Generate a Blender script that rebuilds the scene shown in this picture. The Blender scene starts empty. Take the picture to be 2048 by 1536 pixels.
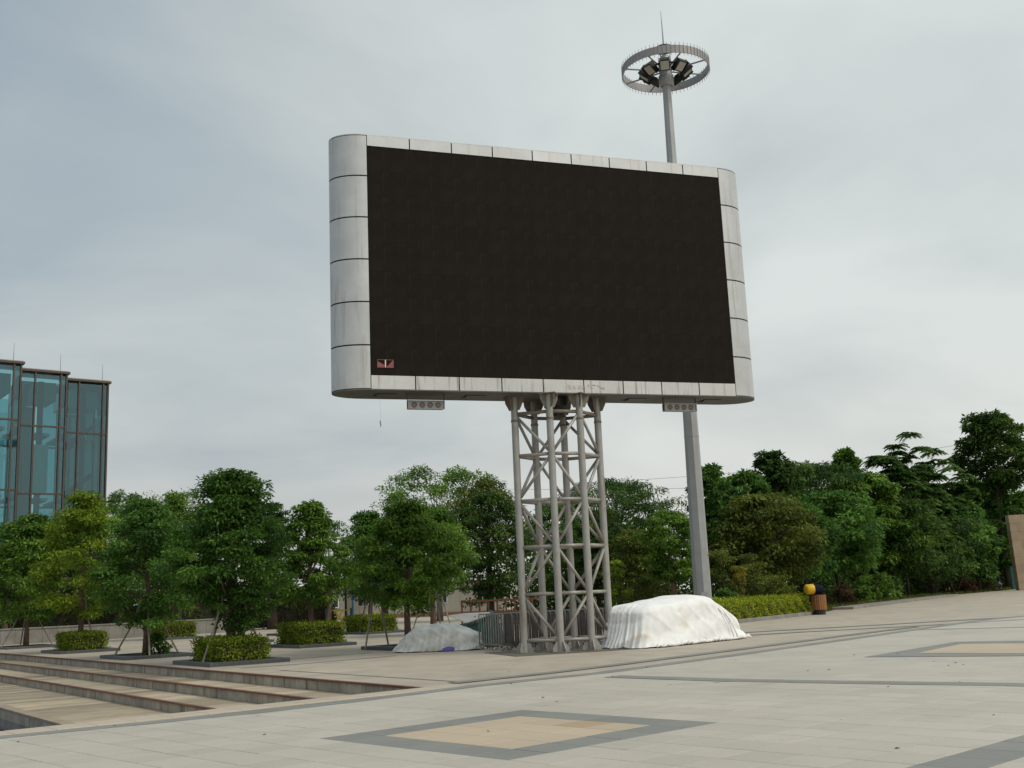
import bpy, bmesh, math
import numpy as np
from mathutils import Vector, Matrix
from mathutils.geometry import tessellate_polygon

# ------------------------------------------------------------------ camera
W, H, FPX, ROLL, HORY, CZ = 2048, 1536, 2200.0, 0.043, 1192.0, 1.6
PITCH = math.atan((HORY - 768) * math.cos(ROLL) / FPX)
_F = np.array([0, math.cos(PITCH), math.sin(PITCH)])
_R0 = np.array([1.0, 0, 0]); _U0 = np.array([0, -math.sin(PITCH), math.cos(PITCH)])
_X = math.cos(ROLL) * _R0 - math.sin(ROLL) * _U0
_Y = math.sin(ROLL) * _R0 + math.cos(ROLL) * _U0
_C = np.array([0, 0, CZ])
sc = bpy.context.scene
col = sc.collection
cam = bpy.data.cameras.new('camera'); camo = bpy.data.objects.new('camera', cam); col.objects.link(camo)
cam.sensor_fit = 'HORIZONTAL'; cam.sensor_width = 36.0; cam.lens = 36.0 * FPX / W
cam.clip_start = 0.1; cam.clip_end = 6000
M4 = Matrix(((_X[0], _Y[0], -_F[0], 0), (_X[1], _Y[1], -_F[1], 0), (_X[2], _Y[2], -_F[2], CZ), (0, 0, 0, 1)))
camo.matrix_world = M4
sc.camera = camo

# ------------------------------------------------------------------ sky, sun, exposure
SUN_EL, SUN_AZ = math.radians(50), math.radians(121)      # azimuth clockwise from +Y
world = bpy.data.worlds.new('World'); sc.world = world; world.use_nodes = True
nt = world.node_tree; nt.nodes.clear()
def wn(t, **k):
    n = nt.nodes.new(t)
    for a, b in k.items(): setattr(n, a, b)
    return n
wo = wn('ShaderNodeOutputWorld'); bg = wn('ShaderNodeBackground')
nt.links.new(bg.outputs[0], wo.inputs[0])
sky = wn('ShaderNodeTexSky'); sky.sky_type = 'NISHITA'; sky.sun_disc = False
sky.sun_elevation = SUN_EL; sky.sun_rotation = SUN_AZ; sky.air_density = 1.5; sky.dust_density = 3
tc = wn('ShaderNodeTexCoord')
sep = wn('ShaderNodeSeparateXYZ'); nt.links.new(tc.outputs['Generated'], sep.inputs[0])
def wm(op, a, b=None, c=None):
    n = wn('ShaderNodeMath', operation=op)
    for i, v in enumerate((a, b, c)):
        if v is None: continue
        if isinstance(v, (int, float)): n.inputs[i].default_value = v
        else: nt.links.new(v, n.inputs[i])
    return n.outputs[0]
zc = wm('ADD', wm('MAXIMUM', sep.outputs[2], 0.0), 0.22)
cx = wm('DIVIDE', sep.outputs[0], zc); cy = wm('DIVIDE', sep.outputs[1], zc)
comb = wn('ShaderNodeCombineXYZ'); nt.links.new(cx, comb.inputs[0]); nt.links.new(cy, comb.inputs[1]); comb.inputs[2].default_value = 17.5
n1 = wn('ShaderNodeTexNoise'); n1.inputs['Scale'].default_value = 1.15; n1.inputs['Detail'].default_value = 7; n1.inputs['Roughness'].default_value = 0.52; n1.inputs['Distortion'].default_value = 0.35
nt.links.new(comb.outputs[0], n1.inputs['Vector'])
n2 = wn('ShaderNodeTexNoise'); n2.inputs['Scale'].default_value = 0.42; n2.inputs['Detail'].default_value = 3
nt.links.new(comb.outputs[0], n2.inputs['Vector'])
side = wm('ADD', wm('MULTIPLY', sep.outputs[0], 0.38), 0.035)                # thinner cloud towards the right
dens = wm('ADD', wm('ADD', wm('MULTIPLY', n1.outputs['Fac'], 0.75), wm('MULTIPLY', n2.outputs['Fac'], 0.35)), side)
ramp = wn('ShaderNodeValToRGB')
ramp.color_ramp.elements[0].position = 0.34; ramp.color_ramp.elements[0].color = (0.320, 0.385, 0.430, 1)
ramp.color_ramp.elements[1].position = 0.74; ramp.color_ramp.elements[1].color = (0.660, 0.700, 0.682, 1)
e = ramp.color_ramp.elements.new(0.54); e.color = (0.495, 0.540, 0.540, 1)
nt.links.new(dens, ramp.inputs[0])
hz = wm('POWER', wm('SUBTRACT', 1.0, wm('MINIMUM', wm('MAXIMUM', sep.outputs[2], 0.0), 1.0)), 9.0)
mixh = wn('ShaderNodeMix', data_type='RGBA'); nt.links.new(wm('MULTIPLY', hz, 0.7), mixh.inputs[0])
nt.links.new(ramp.outputs[0], mixh.inputs[6]); mixh.inputs[7].default_value = (0.665, 0.620, 0.585, 1)
skm = wn('ShaderNodeMix', data_type='RGBA', blend_type='MULTIPLY'); skm.inputs[0].default_value = 1
nt.links.new(sky.outputs[0], skm.inputs[6]); skm.inputs[7].default_value = (0.10, 0.10, 0.10, 1)
mixs = wn('ShaderNodeMix', data_type='RGBA'); mixs.inputs[0].default_value = 0.90
nt.links.new(skm.outputs[2], mixs.inputs[6]); nt.links.new(mixh.outputs[2], mixs.inputs[7])
nt.links.new(mixs.outputs[2], bg.inputs[0]); bg.inputs[1].default_value = 1.0
sun = bpy.data.lights.new('sun', 'SUN'); sun.energy = 1.5; sun.angle = math.radians(28); sun.color = (1.0, 0.955, 0.88)
suno = bpy.data.objects.new('sun', sun); col.objects.link(suno)
sd = Vector((math.sin(SUN_AZ) * math.cos(SUN_EL), math.cos(SUN_AZ) * math.cos(SUN_EL), math.sin(SUN_EL)))
suno.rotation_euler = (-sd).to_track_quat('-Z', 'Y').to_euler(); suno.location = (20, -20, 40)
vs = sc.view_settings; vs.view_transform = 'Standard'; vs.look = 'None'; vs.gamma = 1; vs.exposure = 0.18
sc.cycles.max_bounces = 6; sc.cycles.transparent_max_bounces = 12
sc.cycles.sample_clamp_indirect = 6

# ------------------------------------------------------------------ helpers
def ray(x, y): return _F + _X * (x - W / 2) / FPX - _Y * (y - H / 2) / FPX
def gnd(x, y, z=0.0):
    d = ray(x, y); t = (z - CZ) / d[2]; return _C + d * t
def at(x, y, D):
    d = ray(x, y); return _C + d * (D / d[1])
def foot(x, D):                                           # ground point at distance D in image column x
    y = 1200.0
    for _ in range(12):
        p = at(x, y, D); y += p[2] * FPX / D
    return at(x, y, D)
def V(*a): return np.array(a, float)
def unit(v):
    v = np.asarray(v, float); return v / max(1e-9, np.linalg.norm(v))

class MB:
    def __init__(s): s.v = []; s.f = []
    def add(s, vs_, fs_):
        o = len(s.v); s.v += [tuple(map(float, q)) for q in vs_]; s.f += [tuple(i + o for i in f) for f in fs_]; return s
    def box(s, c, size, ax=None):
        c = V(*c); h = V(*size) / 2
        X, Y, Z = (V(1, 0, 0), V(0, 1, 0), V(0, 0, 1)) if ax is None else ax
        p = [c + X * h[0] * i + Y * h[1] * j + Z * h[2] * k for k in (-1, 1) for j in (-1, 1) for i in (-1, 1)]
        return s.add(p, [(0, 2, 3, 1), (4, 5, 7, 6), (0, 1, 5, 4), (2, 6, 7, 3), (0, 4, 6, 2), (1, 3, 7, 5)])
    def rbox(s, c, size, ang): return s.box(c, size, (V(math.cos(ang), math.sin(ang), 0), V(-math.sin(ang), math.cos(ang), 0), V(0, 0, 1)))
    def bbox(s, c, size, b, ax=None):                     # box with a chamfer round its top face
        c = V(*c); h = V(*size) / 2
        X, Y, Z = (V(1, 0, 0), V(0, 1, 0), V(0, 0, 1)) if ax is None else ax
        p = []
        for k, ins in ((-1, 0), (1 - b / h[2], 0), (1, b)):
            for i, j in ((-1, -1), (1, -1), (1, 1), (-1, 1)): p.append(c + X * (h[0] - ins) * i + Y * (h[1] - ins) * j + Z * h[2] * k)
        f = [(3, 2, 1, 0), (8, 9, 10, 11)]
        for r in (0, 4):
            for i in range(4): f.append((r + i, r + (i + 1) % 4, r + 4 + (i + 1) % 4, r + 4 + i))
        return s.add(p, f)
    def tube(s, pts, rad, n=8, caps=True):
        pts = [V(*p) for p in pts]
        if isinstance(rad, (int, float)): rad = [rad] * len(pts)
        o = []; prev = None
        for i, p in enumerate(pts):
            t = unit(pts[min(i + 1, len(pts) - 1)] - pts[max(i - 1, 0)])
            if prev is None: a = unit(np.cross(t, V(0, 0, 1) if abs(t[2]) < .9 else V(1, 0, 0)))
            else: a = unit(prev - t * (prev @ t))
            prev = a; b = np.cross(t, a)
            o += [p + (a * math.cos(2 * math.pi * k / n) + b * math.sin(2 * math.pi * k / n)) * rad[i] for k in range(n)]
        f = [(i * n + k, i * n + (k + 1) % n, (i + 1) * n + (k + 1) % n, (i + 1) * n + k) for i in range(len(pts) - 1) for k in range(n)]
        if caps: f += [tuple(range(n))[::-1], tuple((len(pts) - 1) * n + k for k in range(n))]
        return s.add(o, f)
    def prism(s, poly, z0, z1):
        n = len(poly); p = [(q[0], q[1], z0) for q in poly] + [(q[0], q[1], z1) for q in poly]
        return s.add(p, [tuple(range(n))[::-1], tuple(range(n, 2 * n))] + [(i, (i + 1) % n, n + (i + 1) % n, n + i) for i in range(n)])
    def plate(s, pts, nrm, th):                           # flat polygon given thickness
        n = len(pts); nrm = unit(nrm) * th / 2
        a = [V(*p) - nrm for p in pts] + [V(*p) + nrm for p in pts]
        return s.add(a, [tuple(range(n))[::-1], tuple(range(n, 2 * n))] + [(i, (i + 1) % n, n + (i + 1) % n, n + i) for i in range(n)])
    def lathe(s, prof, n=24, c=(0, 0, 0)):
        o = [(c[0] + r * math.cos(2 * math.pi * k / n), c[1] + r * math.sin(2 * math.pi * k / n), c[2] + z) for r, z in prof for k in range(n)]
        f = [(i * n + k, i * n + (k + 1) % n, (i + 1) * n + (k + 1) % n, (i + 1) * n + k) for i in range(len(prof) - 1) for k in range(n)]
        return s.add(o, f)
    def mesh(s, name, smooth=False):
        m = bpy.data.meshes.new(name); m.from_pydata(s.v, [], s.f); m.validate()
        bm = bmesh.new(); bm.from_mesh(m); bmesh.ops.recalc_face_normals(bm, faces=bm.faces); bm.to_mesh(m); bm.free()
        if smooth: m.polygons.foreach_set('use_smooth', [True] * len(m.polygons))
        return m
    def build(s, name, mat, parent=None, smooth=False, loc=None, rz=0):
        return link(s.mesh(name, smooth), name, mat, parent, loc, rz)

def link(mesh, name, mat, parent=None, loc=None, rz=0):
    if mat is not None and not mesh.materials: mesh.materials.append(mat)
    o = bpy.data.objects.new(name, mesh); col.objects.link(o)
    if parent is not None: o.parent = parent
    if loc is not None: o.location = tuple(map(float, loc))
    if rz: o.rotation_euler = (0, 0, rz)
    return o
def tag(o, label=None, cat=None, group=None, kind=None):
    if label: o['label'] = label
    if cat: o['category'] = cat
    if group: o['group'] = group
    if kind: o['kind'] = kind
    return o
def thing(name, loc, rz, label, cat, group=None):
    o = bpy.data.objects.new(name, None); col.objects.link(o); o.location = tuple(map(float, loc)); o.rotation_euler = (0, 0, rz)
    o.empty_display_size = 0.2
    return tag(o, label, cat, group)
def copy_tree(o, parent=None):
    c = o.copy(); col.objects.link(c); c.parent = parent
    for ch in o.children: copy_tree(ch, c)
    return c

# ------------------------------------------------------------------ materials
def mat(name, c, rough=0.6, metal=0.0, spec=0.4, var=0.0, vscale=3.0, c2=None, streak=None, streakc=None, bump=0.0, bscale=30.0, world_co=False, objvar=0.0):
    m = bpy.data.materials.new(name); m.use_nodes = True; t = m.node_tree; b = t.nodes['Principled BSDF']
    b.inputs['Roughness'].default_value = rough; b.inputs['Metallic'].default_value = metal
    b.inputs['Specular IOR Level'].default_value = spec
    c = tuple(c) + (1,); b.inputs['Base Color'].default_value = c
    co = None
    if world_co:
        g = t.nodes.new('ShaderNodeNewGeometry'); co = g.outputs['Position']
    else:
        g = t.nodes.new('ShaderNodeTexCoord'); co = g.outputs['Object']
    cur = None
    if c2 is not None or var > 0:
        n = t.nodes.new('ShaderNodeTexNoise'); n.inputs['Scale'].default_value = vscale; n.inputs['Detail'].default_value = 6; n.inputs['Roughness'].default_value = 0.65
        t.links.new(co, n.inputs['Vector'])
        r = t.nodes.new('ShaderNodeValToRGB'); r.color_ramp.elements[0].position = 0.32; r.color_ramp.elements[1].position = 0.7
        cc2 = tuple(c2) + (1,) if c2 is not None else tuple(x * (1 - var) for x in c[:3]) + (1,)
        r.color_ramp.elements[0].color = cc2; r.color_ramp.elements[1].color = c
        t.links.new(n.outputs['Fac'], r.inputs[0]); cur = r.outputs[0]
    if streak:
        mp = t.nodes.new('ShaderNodeMapping'); mp.inputs['Scale'].default_value = streak; t.links.new(co, mp.inputs[0])
        n = t.nodes.new('ShaderNodeTexNoise'); n.inputs['Scale'].default_value = 1; n.inputs['Detail'].default_value = 5
        t.links.new(mp.outputs[0], n.inputs['Vector'])
        r = t.nodes.new('ShaderNodeValToRGB'); r.color_ramp.elements[0].position = 0.56; r.color_ramp.elements[1].position = 0.74
        r.color_ramp.elements[0].color = (0, 0, 0, 1); r.color_ramp.elements[1].color = (0.75, 0.75, 0.75, 1)
        t.links.new(n.outputs['Fac'], r.inputs[0])
        mx = t.nodes.new('ShaderNodeMix'); mx.data_type = 'RGBA'; t.links.new(r.outputs[0], mx.inputs[0])
        if cur is not None: t.links.new(cur, mx.inputs[6])
        else: mx.inputs[6].default_value = c
        mx.inputs[7].default_value = tuple(streakc) + (1,); cur = mx.outputs[2]
    if objvar:
        oi = t.nodes.new('ShaderNodeObjectInfo'); hs = t.nodes.new('ShaderNodeHueSaturation')
        mr = t.nodes.new('ShaderNodeMapRange'); mr.inputs[3].default_value = 1 - objvar; mr.inputs[4].default_value = 1 + objvar
        t.links.new(oi.outputs['Random'], mr.inputs[0]); t.links.new(mr.outputs[0], hs.inputs['Value'])
        if cur is not None: t.links.new(cur, hs.inputs['Color'])
        else: hs.inputs['Color'].default_value = c
        cur = hs.outputs[0]
    if cur is not None: t.links.new(cur, b.inputs['Base Color'])
    if bump:
        n = t.nodes.new('ShaderNodeTexNoise'); n.inputs['Scale'].default_value = bscale; n.inputs['Detail'].default_value = 4; t.links.new(co, n.inputs['Vector'])
        bp = t.nodes.new('ShaderNodeBump'); bp.inputs['Strength'].default_value = bump; bp.inputs['Distance'].default_value = 0.02
        t.links.new(n.outputs['Fac'], bp.inputs['Height']); t.links.new(bp.outputs[0], b.inputs['Normal'])
    return m
def creased(m, scale=2.2, strength=.55):
    t = m.node_tree; b = t.nodes['Principled BSDF']; tcn = t.nodes.new('ShaderNodeTexCoord'); n = t.nodes.new('ShaderNodeTexNoise')
    n.inputs['Scale'].default_value = scale; n.inputs['Detail'].default_value = 3; n.inputs['Distortion'].default_value = 1.6; t.links.new(tcn.outputs['Object'], n.inputs['Vector'])
    s1 = t.nodes.new('ShaderNodeMath'); s1.operation = 'SUBTRACT'; t.links.new(n.outputs['Fac'], s1.inputs[0]); s1.inputs[1].default_value = .5
    s2 = t.nodes.new('ShaderNodeMath'); s2.operation = 'ABSOLUTE'; t.links.new(s1.outputs[0], s2.inputs[0])
    s3 = t.nodes.new('ShaderNodeMath'); s3.operation = 'POWER'; t.links.new(s2.outputs[0], s3.inputs[0]); s3.inputs[1].default_value = .6
    bp = t.nodes.new('ShaderNodeBump'); bp.inputs['Strength'].default_value = strength; bp.inputs['Distance'].default_value = .12; t.links.new(s3.outputs[0], bp.inputs['Height']); t.links.new(bp.outputs[0], b.inputs['Normal'])
    return m

def leafmat(name, dark, light, trans=0.28, rough=0.55, spec=0.16):
    m = bpy.data.materials.new(name); m.use_nodes = True; t = m.node_tree; b = t.nodes['Principled BSDF']
    b.inputs['Roughness'].default_value = rough; b.inputs['Specular IOR Level'].default_value = spec
    a = t.nodes.new('ShaderNodeAttribute'); a.attribute_name = 'tint'
    r = t.nodes.new('ShaderNodeValToRGB'); r.color_ramp.elements[0].color = tuple(dark) + (1,); r.color_ramp.elements[1].color = tuple(light) + (1,)
    t.links.new(a.outputs['Fac'], r.inputs[0]); t.links.new(r.outputs[0], b.inputs['Base Color'])
    tr = t.nodes.new('ShaderNodeBsdfTranslucent')
    hs = t.nodes.new('ShaderNodeHueSaturation'); hs.inputs['Value'].default_value = 1.3; t.links.new(r.outputs[0], hs.inputs['Color']); t.links.new(hs.outputs[0], tr.inputs[0])
    mx = t.nodes.new('ShaderNodeMixShader'); mx.inputs[0].default_value = trans
    t.links.new(b.outputs[0], mx.inputs[1]); t.links.new(tr.outputs[0], mx.inputs[2])
    t.links.new(mx.outputs[0], t.nodes['Material Output'].inputs[0])
    return m

# paving: tile tone from the tile's own number, so single slabs and the far sheet agree
TILE = 0.57; TANG = math.radians(43.3)
T0 = gnd(1045, 1420)                                       # far corner of the near ornamental square
TE1 = V(math.cos(TANG), math.sin(TANG), 0); TE2 = V(math.sin(TANG), -math.cos(TANG), 0)
def pave(name, c, cvar=0.055, joints=False, rough=0.62, stain=(0.30, 0.27, 0.22), stainf=0.5):
    m = bpy.data.materials.new(name); m.use_nodes = True; t = m.node_tree; b = t.nodes['Principled BSDF']
    L = t.links; N = t.nodes.new
    g = N('ShaderNodeNewGeometry'); P = g.outputs['Position']
    sub = N('ShaderNodeVectorMath'); sub.operation = 'SUBTRACT'; L.new(P, sub.inputs[0]); sub.inputs[1].default_value = tuple(T0)
    d1 = N('ShaderNodeVectorMath'); d1.operation = 'DOT_PRODUCT'; L.new(sub.outputs[0], d1.inputs[0]); d1.inputs[1].default_value = tuple(TE1 / TILE)
    d2 = N('ShaderNodeVectorMath'); d2.operation = 'DOT_PRODUCT'; L.new(sub.outputs[0], d2.inputs[0]); d2.inputs[1].default_value = tuple(TE2 / TILE)
    def mth(op, a, bb=None):
        n = N('ShaderNodeMath'); n.operation = op
        for i, v in enumerate((a, bb)):
            if v is None: continue
            if isinstance(v, (int, float)): n.inputs[i].default_value = v
            else: L.new(v, n.inputs[i])
        return n.outputs[0]
    f1 = mth('FLOOR', d1.outputs['Value']); f2 = mth('FLOOR', d2.outputs['Value'])
    cb = N('ShaderNodeCombineXYZ'); L.new(f1, cb.inputs[0]); L.new(f2, cb.inputs[1])
    wnz = N('ShaderNodeTexWhiteNoise'); L.new(cb.outputs[0], wnz.inputs[0])
    big = N('ShaderNodeTexNoise'); big.inputs['Scale'].default_value = 0.35; big.inputs['Detail'].default_value = 5; L.new(P, big.inputs['Vector'])
    mid = N('ShaderNodeTexNoise'); mid.inputs['Scale'].default_value = 2.6; mid.inputs['Detail'].default_value = 6; mid.inputs['Roughness'].default_value = .7; L.new(P, mid.inputs['Vector'])
    fine = N('ShaderNodeTexNoise'); fine.inputs['Scale'].default_value = 55; fine.inputs['Detail'].default_value = 3; L.new(P, fine.inputs['Vector'])
    val = mth('ADD', mth('MULTIPLY', mth('SUBTRACT', wnz.outputs['Value'], .5), 2 * cvar), mth('MULTIPLY', mth('SUBTRACT', big.outputs['Fac'], .5), .38))
    val = mth('ADD', val, mth('MULTIPLY', mth('SUBTRACT', fine.outputs['Fac'], .5), .34))
    val = mth('ADD', val, 1.0)
    col_ = N('ShaderNodeMix'); col_.data_type = 'RGBA'; col_.blend_type = 'MULTIPLY'; col_.inputs[0].default_value = 1
    col_.inputs[6].default_value = tuple(c) + (1,); L.new(val, col_.inputs[7])
    rp = N('ShaderNodeValToRGB'); rp.color_ramp.elements[0].position = .55; rp.color_ramp.elements[1].position = .78; L.new(mid.outputs['Fac'], rp.inputs[0])
    stf = mth('MULTIPLY', rp.outputs[0], stainf)
    ms = N('ShaderNodeMix'); ms.data_type = 'RGBA'; L.new(stf, ms.inputs[0]); L.new(col_.outputs[2], ms.inputs[6]); ms.inputs[7].default_value = tuple(stain) + (1,)
    out = ms.outputs[2]
    if joints:
        j1 = mth('ABSOLUTE', mth('SUBTRACT', mth('FRACT', d1.outputs['Value']), .5)); j2 = mth('ABSOLUTE', mth('SUBTRACT', mth('FRACT', d2.outputs['Value']), .5))
        jm = mth('GREATER_THAN', mth('MAXIMUM', j1, j2), .493)
        mj = N('ShaderNodeMix'); mj.data_type = 'RGBA'; L.new(mth('MULTIPLY', jm, .55), mj.inputs[0]); L.new(out, mj.inputs[6]); mj.inputs[7].default_value = tuple(x * .55 for x in c) + (1,)
        out = mj.outputs[2]
    L.new(out, b.inputs['Base Color']); b.inputs['Roughness'].default_value = rough; b.inputs['Specular IOR Level'].default_value = .35
    bp = N('ShaderNodeBump'); bp.inputs['Strength'].default_value = .25; bp.inputs['Distance'].default_value = .01
    L.new(fine.outputs['Fac'], bp.inputs['Height']); L.new(bp.outputs[0], b.inputs['Normal'])
    return m

MT = {}
MT['joint'] = mat('joint', (0.22, 0.205, 0.17), .9, var=.3)
MT['pave'] = pave('pave_light', (0.462, 0.424, 0.360))
MT['pave_far'] = pave('pave_light_far', (0.462, 0.424, 0.360), joints=True)
MT['pave_tan'] = pave('pave_tan', (0.485, 0.395, 0.285), .05, stain=(.42, .36, .26), stainf=.4)
MT['pave_brown'] = pave('pave_brown', (0.42, 0.305, 0.195), .03)
MT['pave_dark'] = pave('pave_dark', (0.225, 0.225, 0.205), .08, stain=(.16, .16, .15))
MT['pave_warm'] = pave('pave_warm', (0.415, 0.360, 0.285), .09, joints=True, stain=(.25, .21, .15), stainf=.6)
MT['granite'] = mat('granite_kerb', (0.085, 0.092, 0.095), .55, var=.35, vscale=9, world_co=True, objvar=.12)
MT['soil'] = mat('soil', (0.12, 0.075, 0.045), .95, var=.5, vscale=7, bump=.8, world_co=True)
MT['riser'] = mat('riser_stone', (0.48, 0.435, 0.355), .8, c2=(.28, .25, .20), vscale=1.7, streak=(5, 5, .8), streakc=(.05, .045, .04), world_co=True, objvar=.16, bump=.3)
MT['nosing'] = mat('red_nosing', (0.20, 0.085, 0.055), .7, var=.35, vscale=4, world_co=True, objvar=.12)
MT['tread'] = mat('tread_stone', (0.42, 0.35, 0.25), .75, c2=(.30, .24, .165), vscale=1.2, world_co=True, objvar=.36, bump=.2)
MT['water'] = mat('pool_water', (0.012, 0.02, 0.06), .06, spec=.6)
MT['lawn'] = mat('lawn_soil', (0.06, 0.095, 0.03), .95, c2=(.13, .105, .055), vscale=.8, world_co=True, bump=.6)
MT['panel'] = mat('aluminium_panel', (0.60, 0.60, 0.585), .38, .55, .4, c2=(.50, .495, .475), vscale=1.1, streak=(7, 7, .55), streakc=(.40, .37, .32), objvar=.05)
MT['panel_low'] = mat('aluminium_panel_stained', (0.62, 0.615, 0.59), .42, .35, .4, c2=(.54, .525, .49), vscale=1.5, streak=(11, 11, .5), streakc=(.22, .17, .12), objvar=.04)
MT['gap'] = mat('panel_gap', (0.03, 0.026, 0.022), .8)
MT['soffit'] = mat('soffit_sheet', (0.15, 0.148, 0.138), .55, .1, c2=(.10, .095, .085), vscale=2)  # colour lowered to put the shade of the underside into it
MT['led'] = mat('led_face', (0.0185, 0.0146, 0.0116), .8, 0, .08, c2=(.0128, .0103, .0084), vscale=2.2, streak=(14, 14, 1.2), streakc=(.025, .019, .015), objvar=.05)
MT['tower'] = mat('tower_paint', (0.385, 0.38, 0.355), .48, .25, c2=(.30, .285, .255), vscale=2.2, streak=(4, 4, 1.2), streakc=(.22, .17, .12))
MT['tower_rust'] = mat('tower_brace_rusty', (0.36, 0.35, 0.325), .5, .2, c2=(.28, .245, .21), vscale=2.6, streak=(4, 4, 4), streakc=(.17, .085, .055))
MT['gusset'] = mat('gusset_grime', (0.24, 0.21, 0.165), .65, c2=(.15, .125, .09), vscale=5)
MT['mast'] = mat('mast_galvanised', (0.36, 0.365, 0.36), .45, .35, var=.18, vscale=1.5, streak=(6, 6, .5), streakc=(.27, .265, .25))
MT['ring'] = mat('lamp_ring', (0.34, 0.325, 0.315), .5, .2, var=.2, vscale=3)
MT['black'] = mat('black_metal', (0.018, 0.019, 0.017), .5)
MT['lampglass'] = mat('lamp_glass', (0.42, 0.41, 0.33), .15, 0, .6)
MT['spk'] = mat('speaker_grey', (0.36, 0.36, 0.34), .55, var=.2, vscale=8)
MT['cone'] = mat('speaker_cone', (0.16, 0.12, 0.095), .7)
MT['rust'] = mat('rusty_steel', (0.23, 0.085, 0.05), .8, c2=(.13, .05, .033), vscale=12, world_co=True)
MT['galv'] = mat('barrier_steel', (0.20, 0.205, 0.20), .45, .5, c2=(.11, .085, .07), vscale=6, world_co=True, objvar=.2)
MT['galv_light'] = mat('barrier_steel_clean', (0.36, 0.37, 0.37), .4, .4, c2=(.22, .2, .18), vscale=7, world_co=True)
MT['sheet'] = mat('white_cover', (0.88, 0.88, 0.87), .85, 0, .2, c2=(.80, .795, .77), vscale=1.6, streak=(1.6, 1.6, 1.4), streakc=(.72, .66, .55), bump=.35, bscale=16)
MT['sheet_grey'] = mat('grey_white_sheet', (0.80, 0.81, 0.79), .85, 0, .2, c2=(.46, .46, .42), vscale=1.8, streak=(2, 2, 1.5), streakc=(.36, .33, .27), bump=.3, bscale=14)
creased(MT['sheet'], 1.7, .16); creased(MT['sheet_grey'], 2.0, .14)
MT['tarp'] = mat('green_tarp', (0.035, 0.115, 0.095), .55, 0, .4, var=.4, vscale=3)
MT['board'] = mat('white_board', (0.66, 0.64, 0.58), .6, var=.2)
MT['purple'] = mat('violet_cloth', (0.14, 0.13, 0.42), .8, var=.3, vscale=8)
MT['bark'] = mat('bark_red', (0.19, 0.125, 0.09), .9, c2=(.085, .055, .042), vscale=6, bump=.9, bscale=18)
MT['bark_dark'] = mat('bark_dark', (0.07, 0.05, 0.038), .9, var=.5, vscale=6, bump=.8, bscale=18)
MT['stake'] = mat('stake_wood', (0.30, 0.27, 0.225), .8, var=.4, vscale=5)
MT['wood'] = mat('bin_slat_wood', (0.40, 0.165, 0.06), .55, var=.35, vscale=9, objvar=.2)
MT['yellow'] = mat('yellow_plastic', (0.72, 0.42, 0.02), .4, var=.15)
MT['navy'] = mat('navy_plastic', (0.008, 0.010, 0.022), .85, spec=.1)
MT['orange'] = mat('orange_glaze', (0.70, 0.25, 0.025), .3, c2=(.62, .40, .08), vscale=9)
MT['sandstone'] = mat('sandstone', (0.43, 0.33, 0.225), .85, c2=(.34, .25, .165), vscale=1.3, objvar=.09, bump=.4, bscale=6)
MT['teal'] = mat('teal_sheet', (0.03, 0.16, 0.13), .5, var=.2)
MT['cream'] = mat('cream_wall', (0.54, 0.50, 0.40), .8, var=.15, vscale=.7)
MT['sage'] = mat('sage_corrugated', (0.23, 0.235, 0.19), .65, var=.15)
MT['whitep'] = mat('white_paint', (0.72, 0.72, 0.70), .5)
MT['blue'] = mat('blue_paint', (0.015, 0.10, 0.19), .5, var=.2)
MT['tealpost'] = mat('teal_paint', (0.015, 0.14, 0.16), .5)
MT['yellowp'] = mat('yellow_paint', (0.55, 0.43, 0.06), .5, var=.2)
MT['brickred'] = mat('pink_brick', (0.36, 0.20, 0.14), .85, c2=(.26, .14, .1), vscale=5, world_co=True)
MT['conc'] = mat('pale_concrete', (0.27, 0.255, 0.225), .85, c2=(.18, .165, .14), vscale=1.5, world_co=True, objvar=.08)
MT['mullion'] = mat('bronze_mullion', (0.115, 0.088, 0.072), .5, .3, var=.2)
MT['roofcap'] = mat('roof_cap', (0.42, 0.36, 0.29), .7)
MT['inwall'] = mat('interior_wall', (0.42, 0.46, 0.46), .9)
MT['infloor'] = mat('interior_slab', (0.22, 0.24, 0.25), .9)
MT['indark'] = mat('interior_dark', (0.03, 0.033, 0.035), .8)
MT['inpale'] = mat('interior_panel', (0.82, 0.85, 0.84), .6)
MT['wire'] = mat('wire', (0.10, 0.105, 0.11), .6)
MT['litter'] = mat('dry_leaf', (0.10, 0.075, 0.045), .9, var=.5)

def glassmat():
    m = bpy.data.materials.new('teal_glass'); m.use_nodes = True; t = m.node_tree; t.nodes.remove(t.nodes['Principled BSDF'])
    tr = t.nodes.new('ShaderNodeBsdfTransparent'); tr.inputs[0].default_value = (0.50, 0.74, 0.76, 1)
    gl = t.nodes.new('ShaderNodeBsdfGlossy'); gl.inputs[0].default_value = (0.62, 0.78, 0.82, 1); gl.inputs[1].default_value = .03
    fr = t.nodes.new('ShaderNodeFresnel'); fr.inputs[0].default_value = 1.6
    ad = t.nodes.new('ShaderNodeMath'); ad.operation = 'ADD'; ad.inputs[1].default_value = .06; t.links.new(fr.outputs[0], ad.inputs[0])
    mx = t.nodes.new('ShaderNodeMixShader'); t.links.new(ad.outputs[0], mx.inputs[0]); t.links.new(tr.outputs[0], mx.inputs[1]); t.links.new(gl.outputs[0], mx.inputs[2])
    t.links.new(mx.outputs[0], t.nodes['Material Output'].inputs[0]); return m
MT['glass'] = glassmat()

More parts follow.
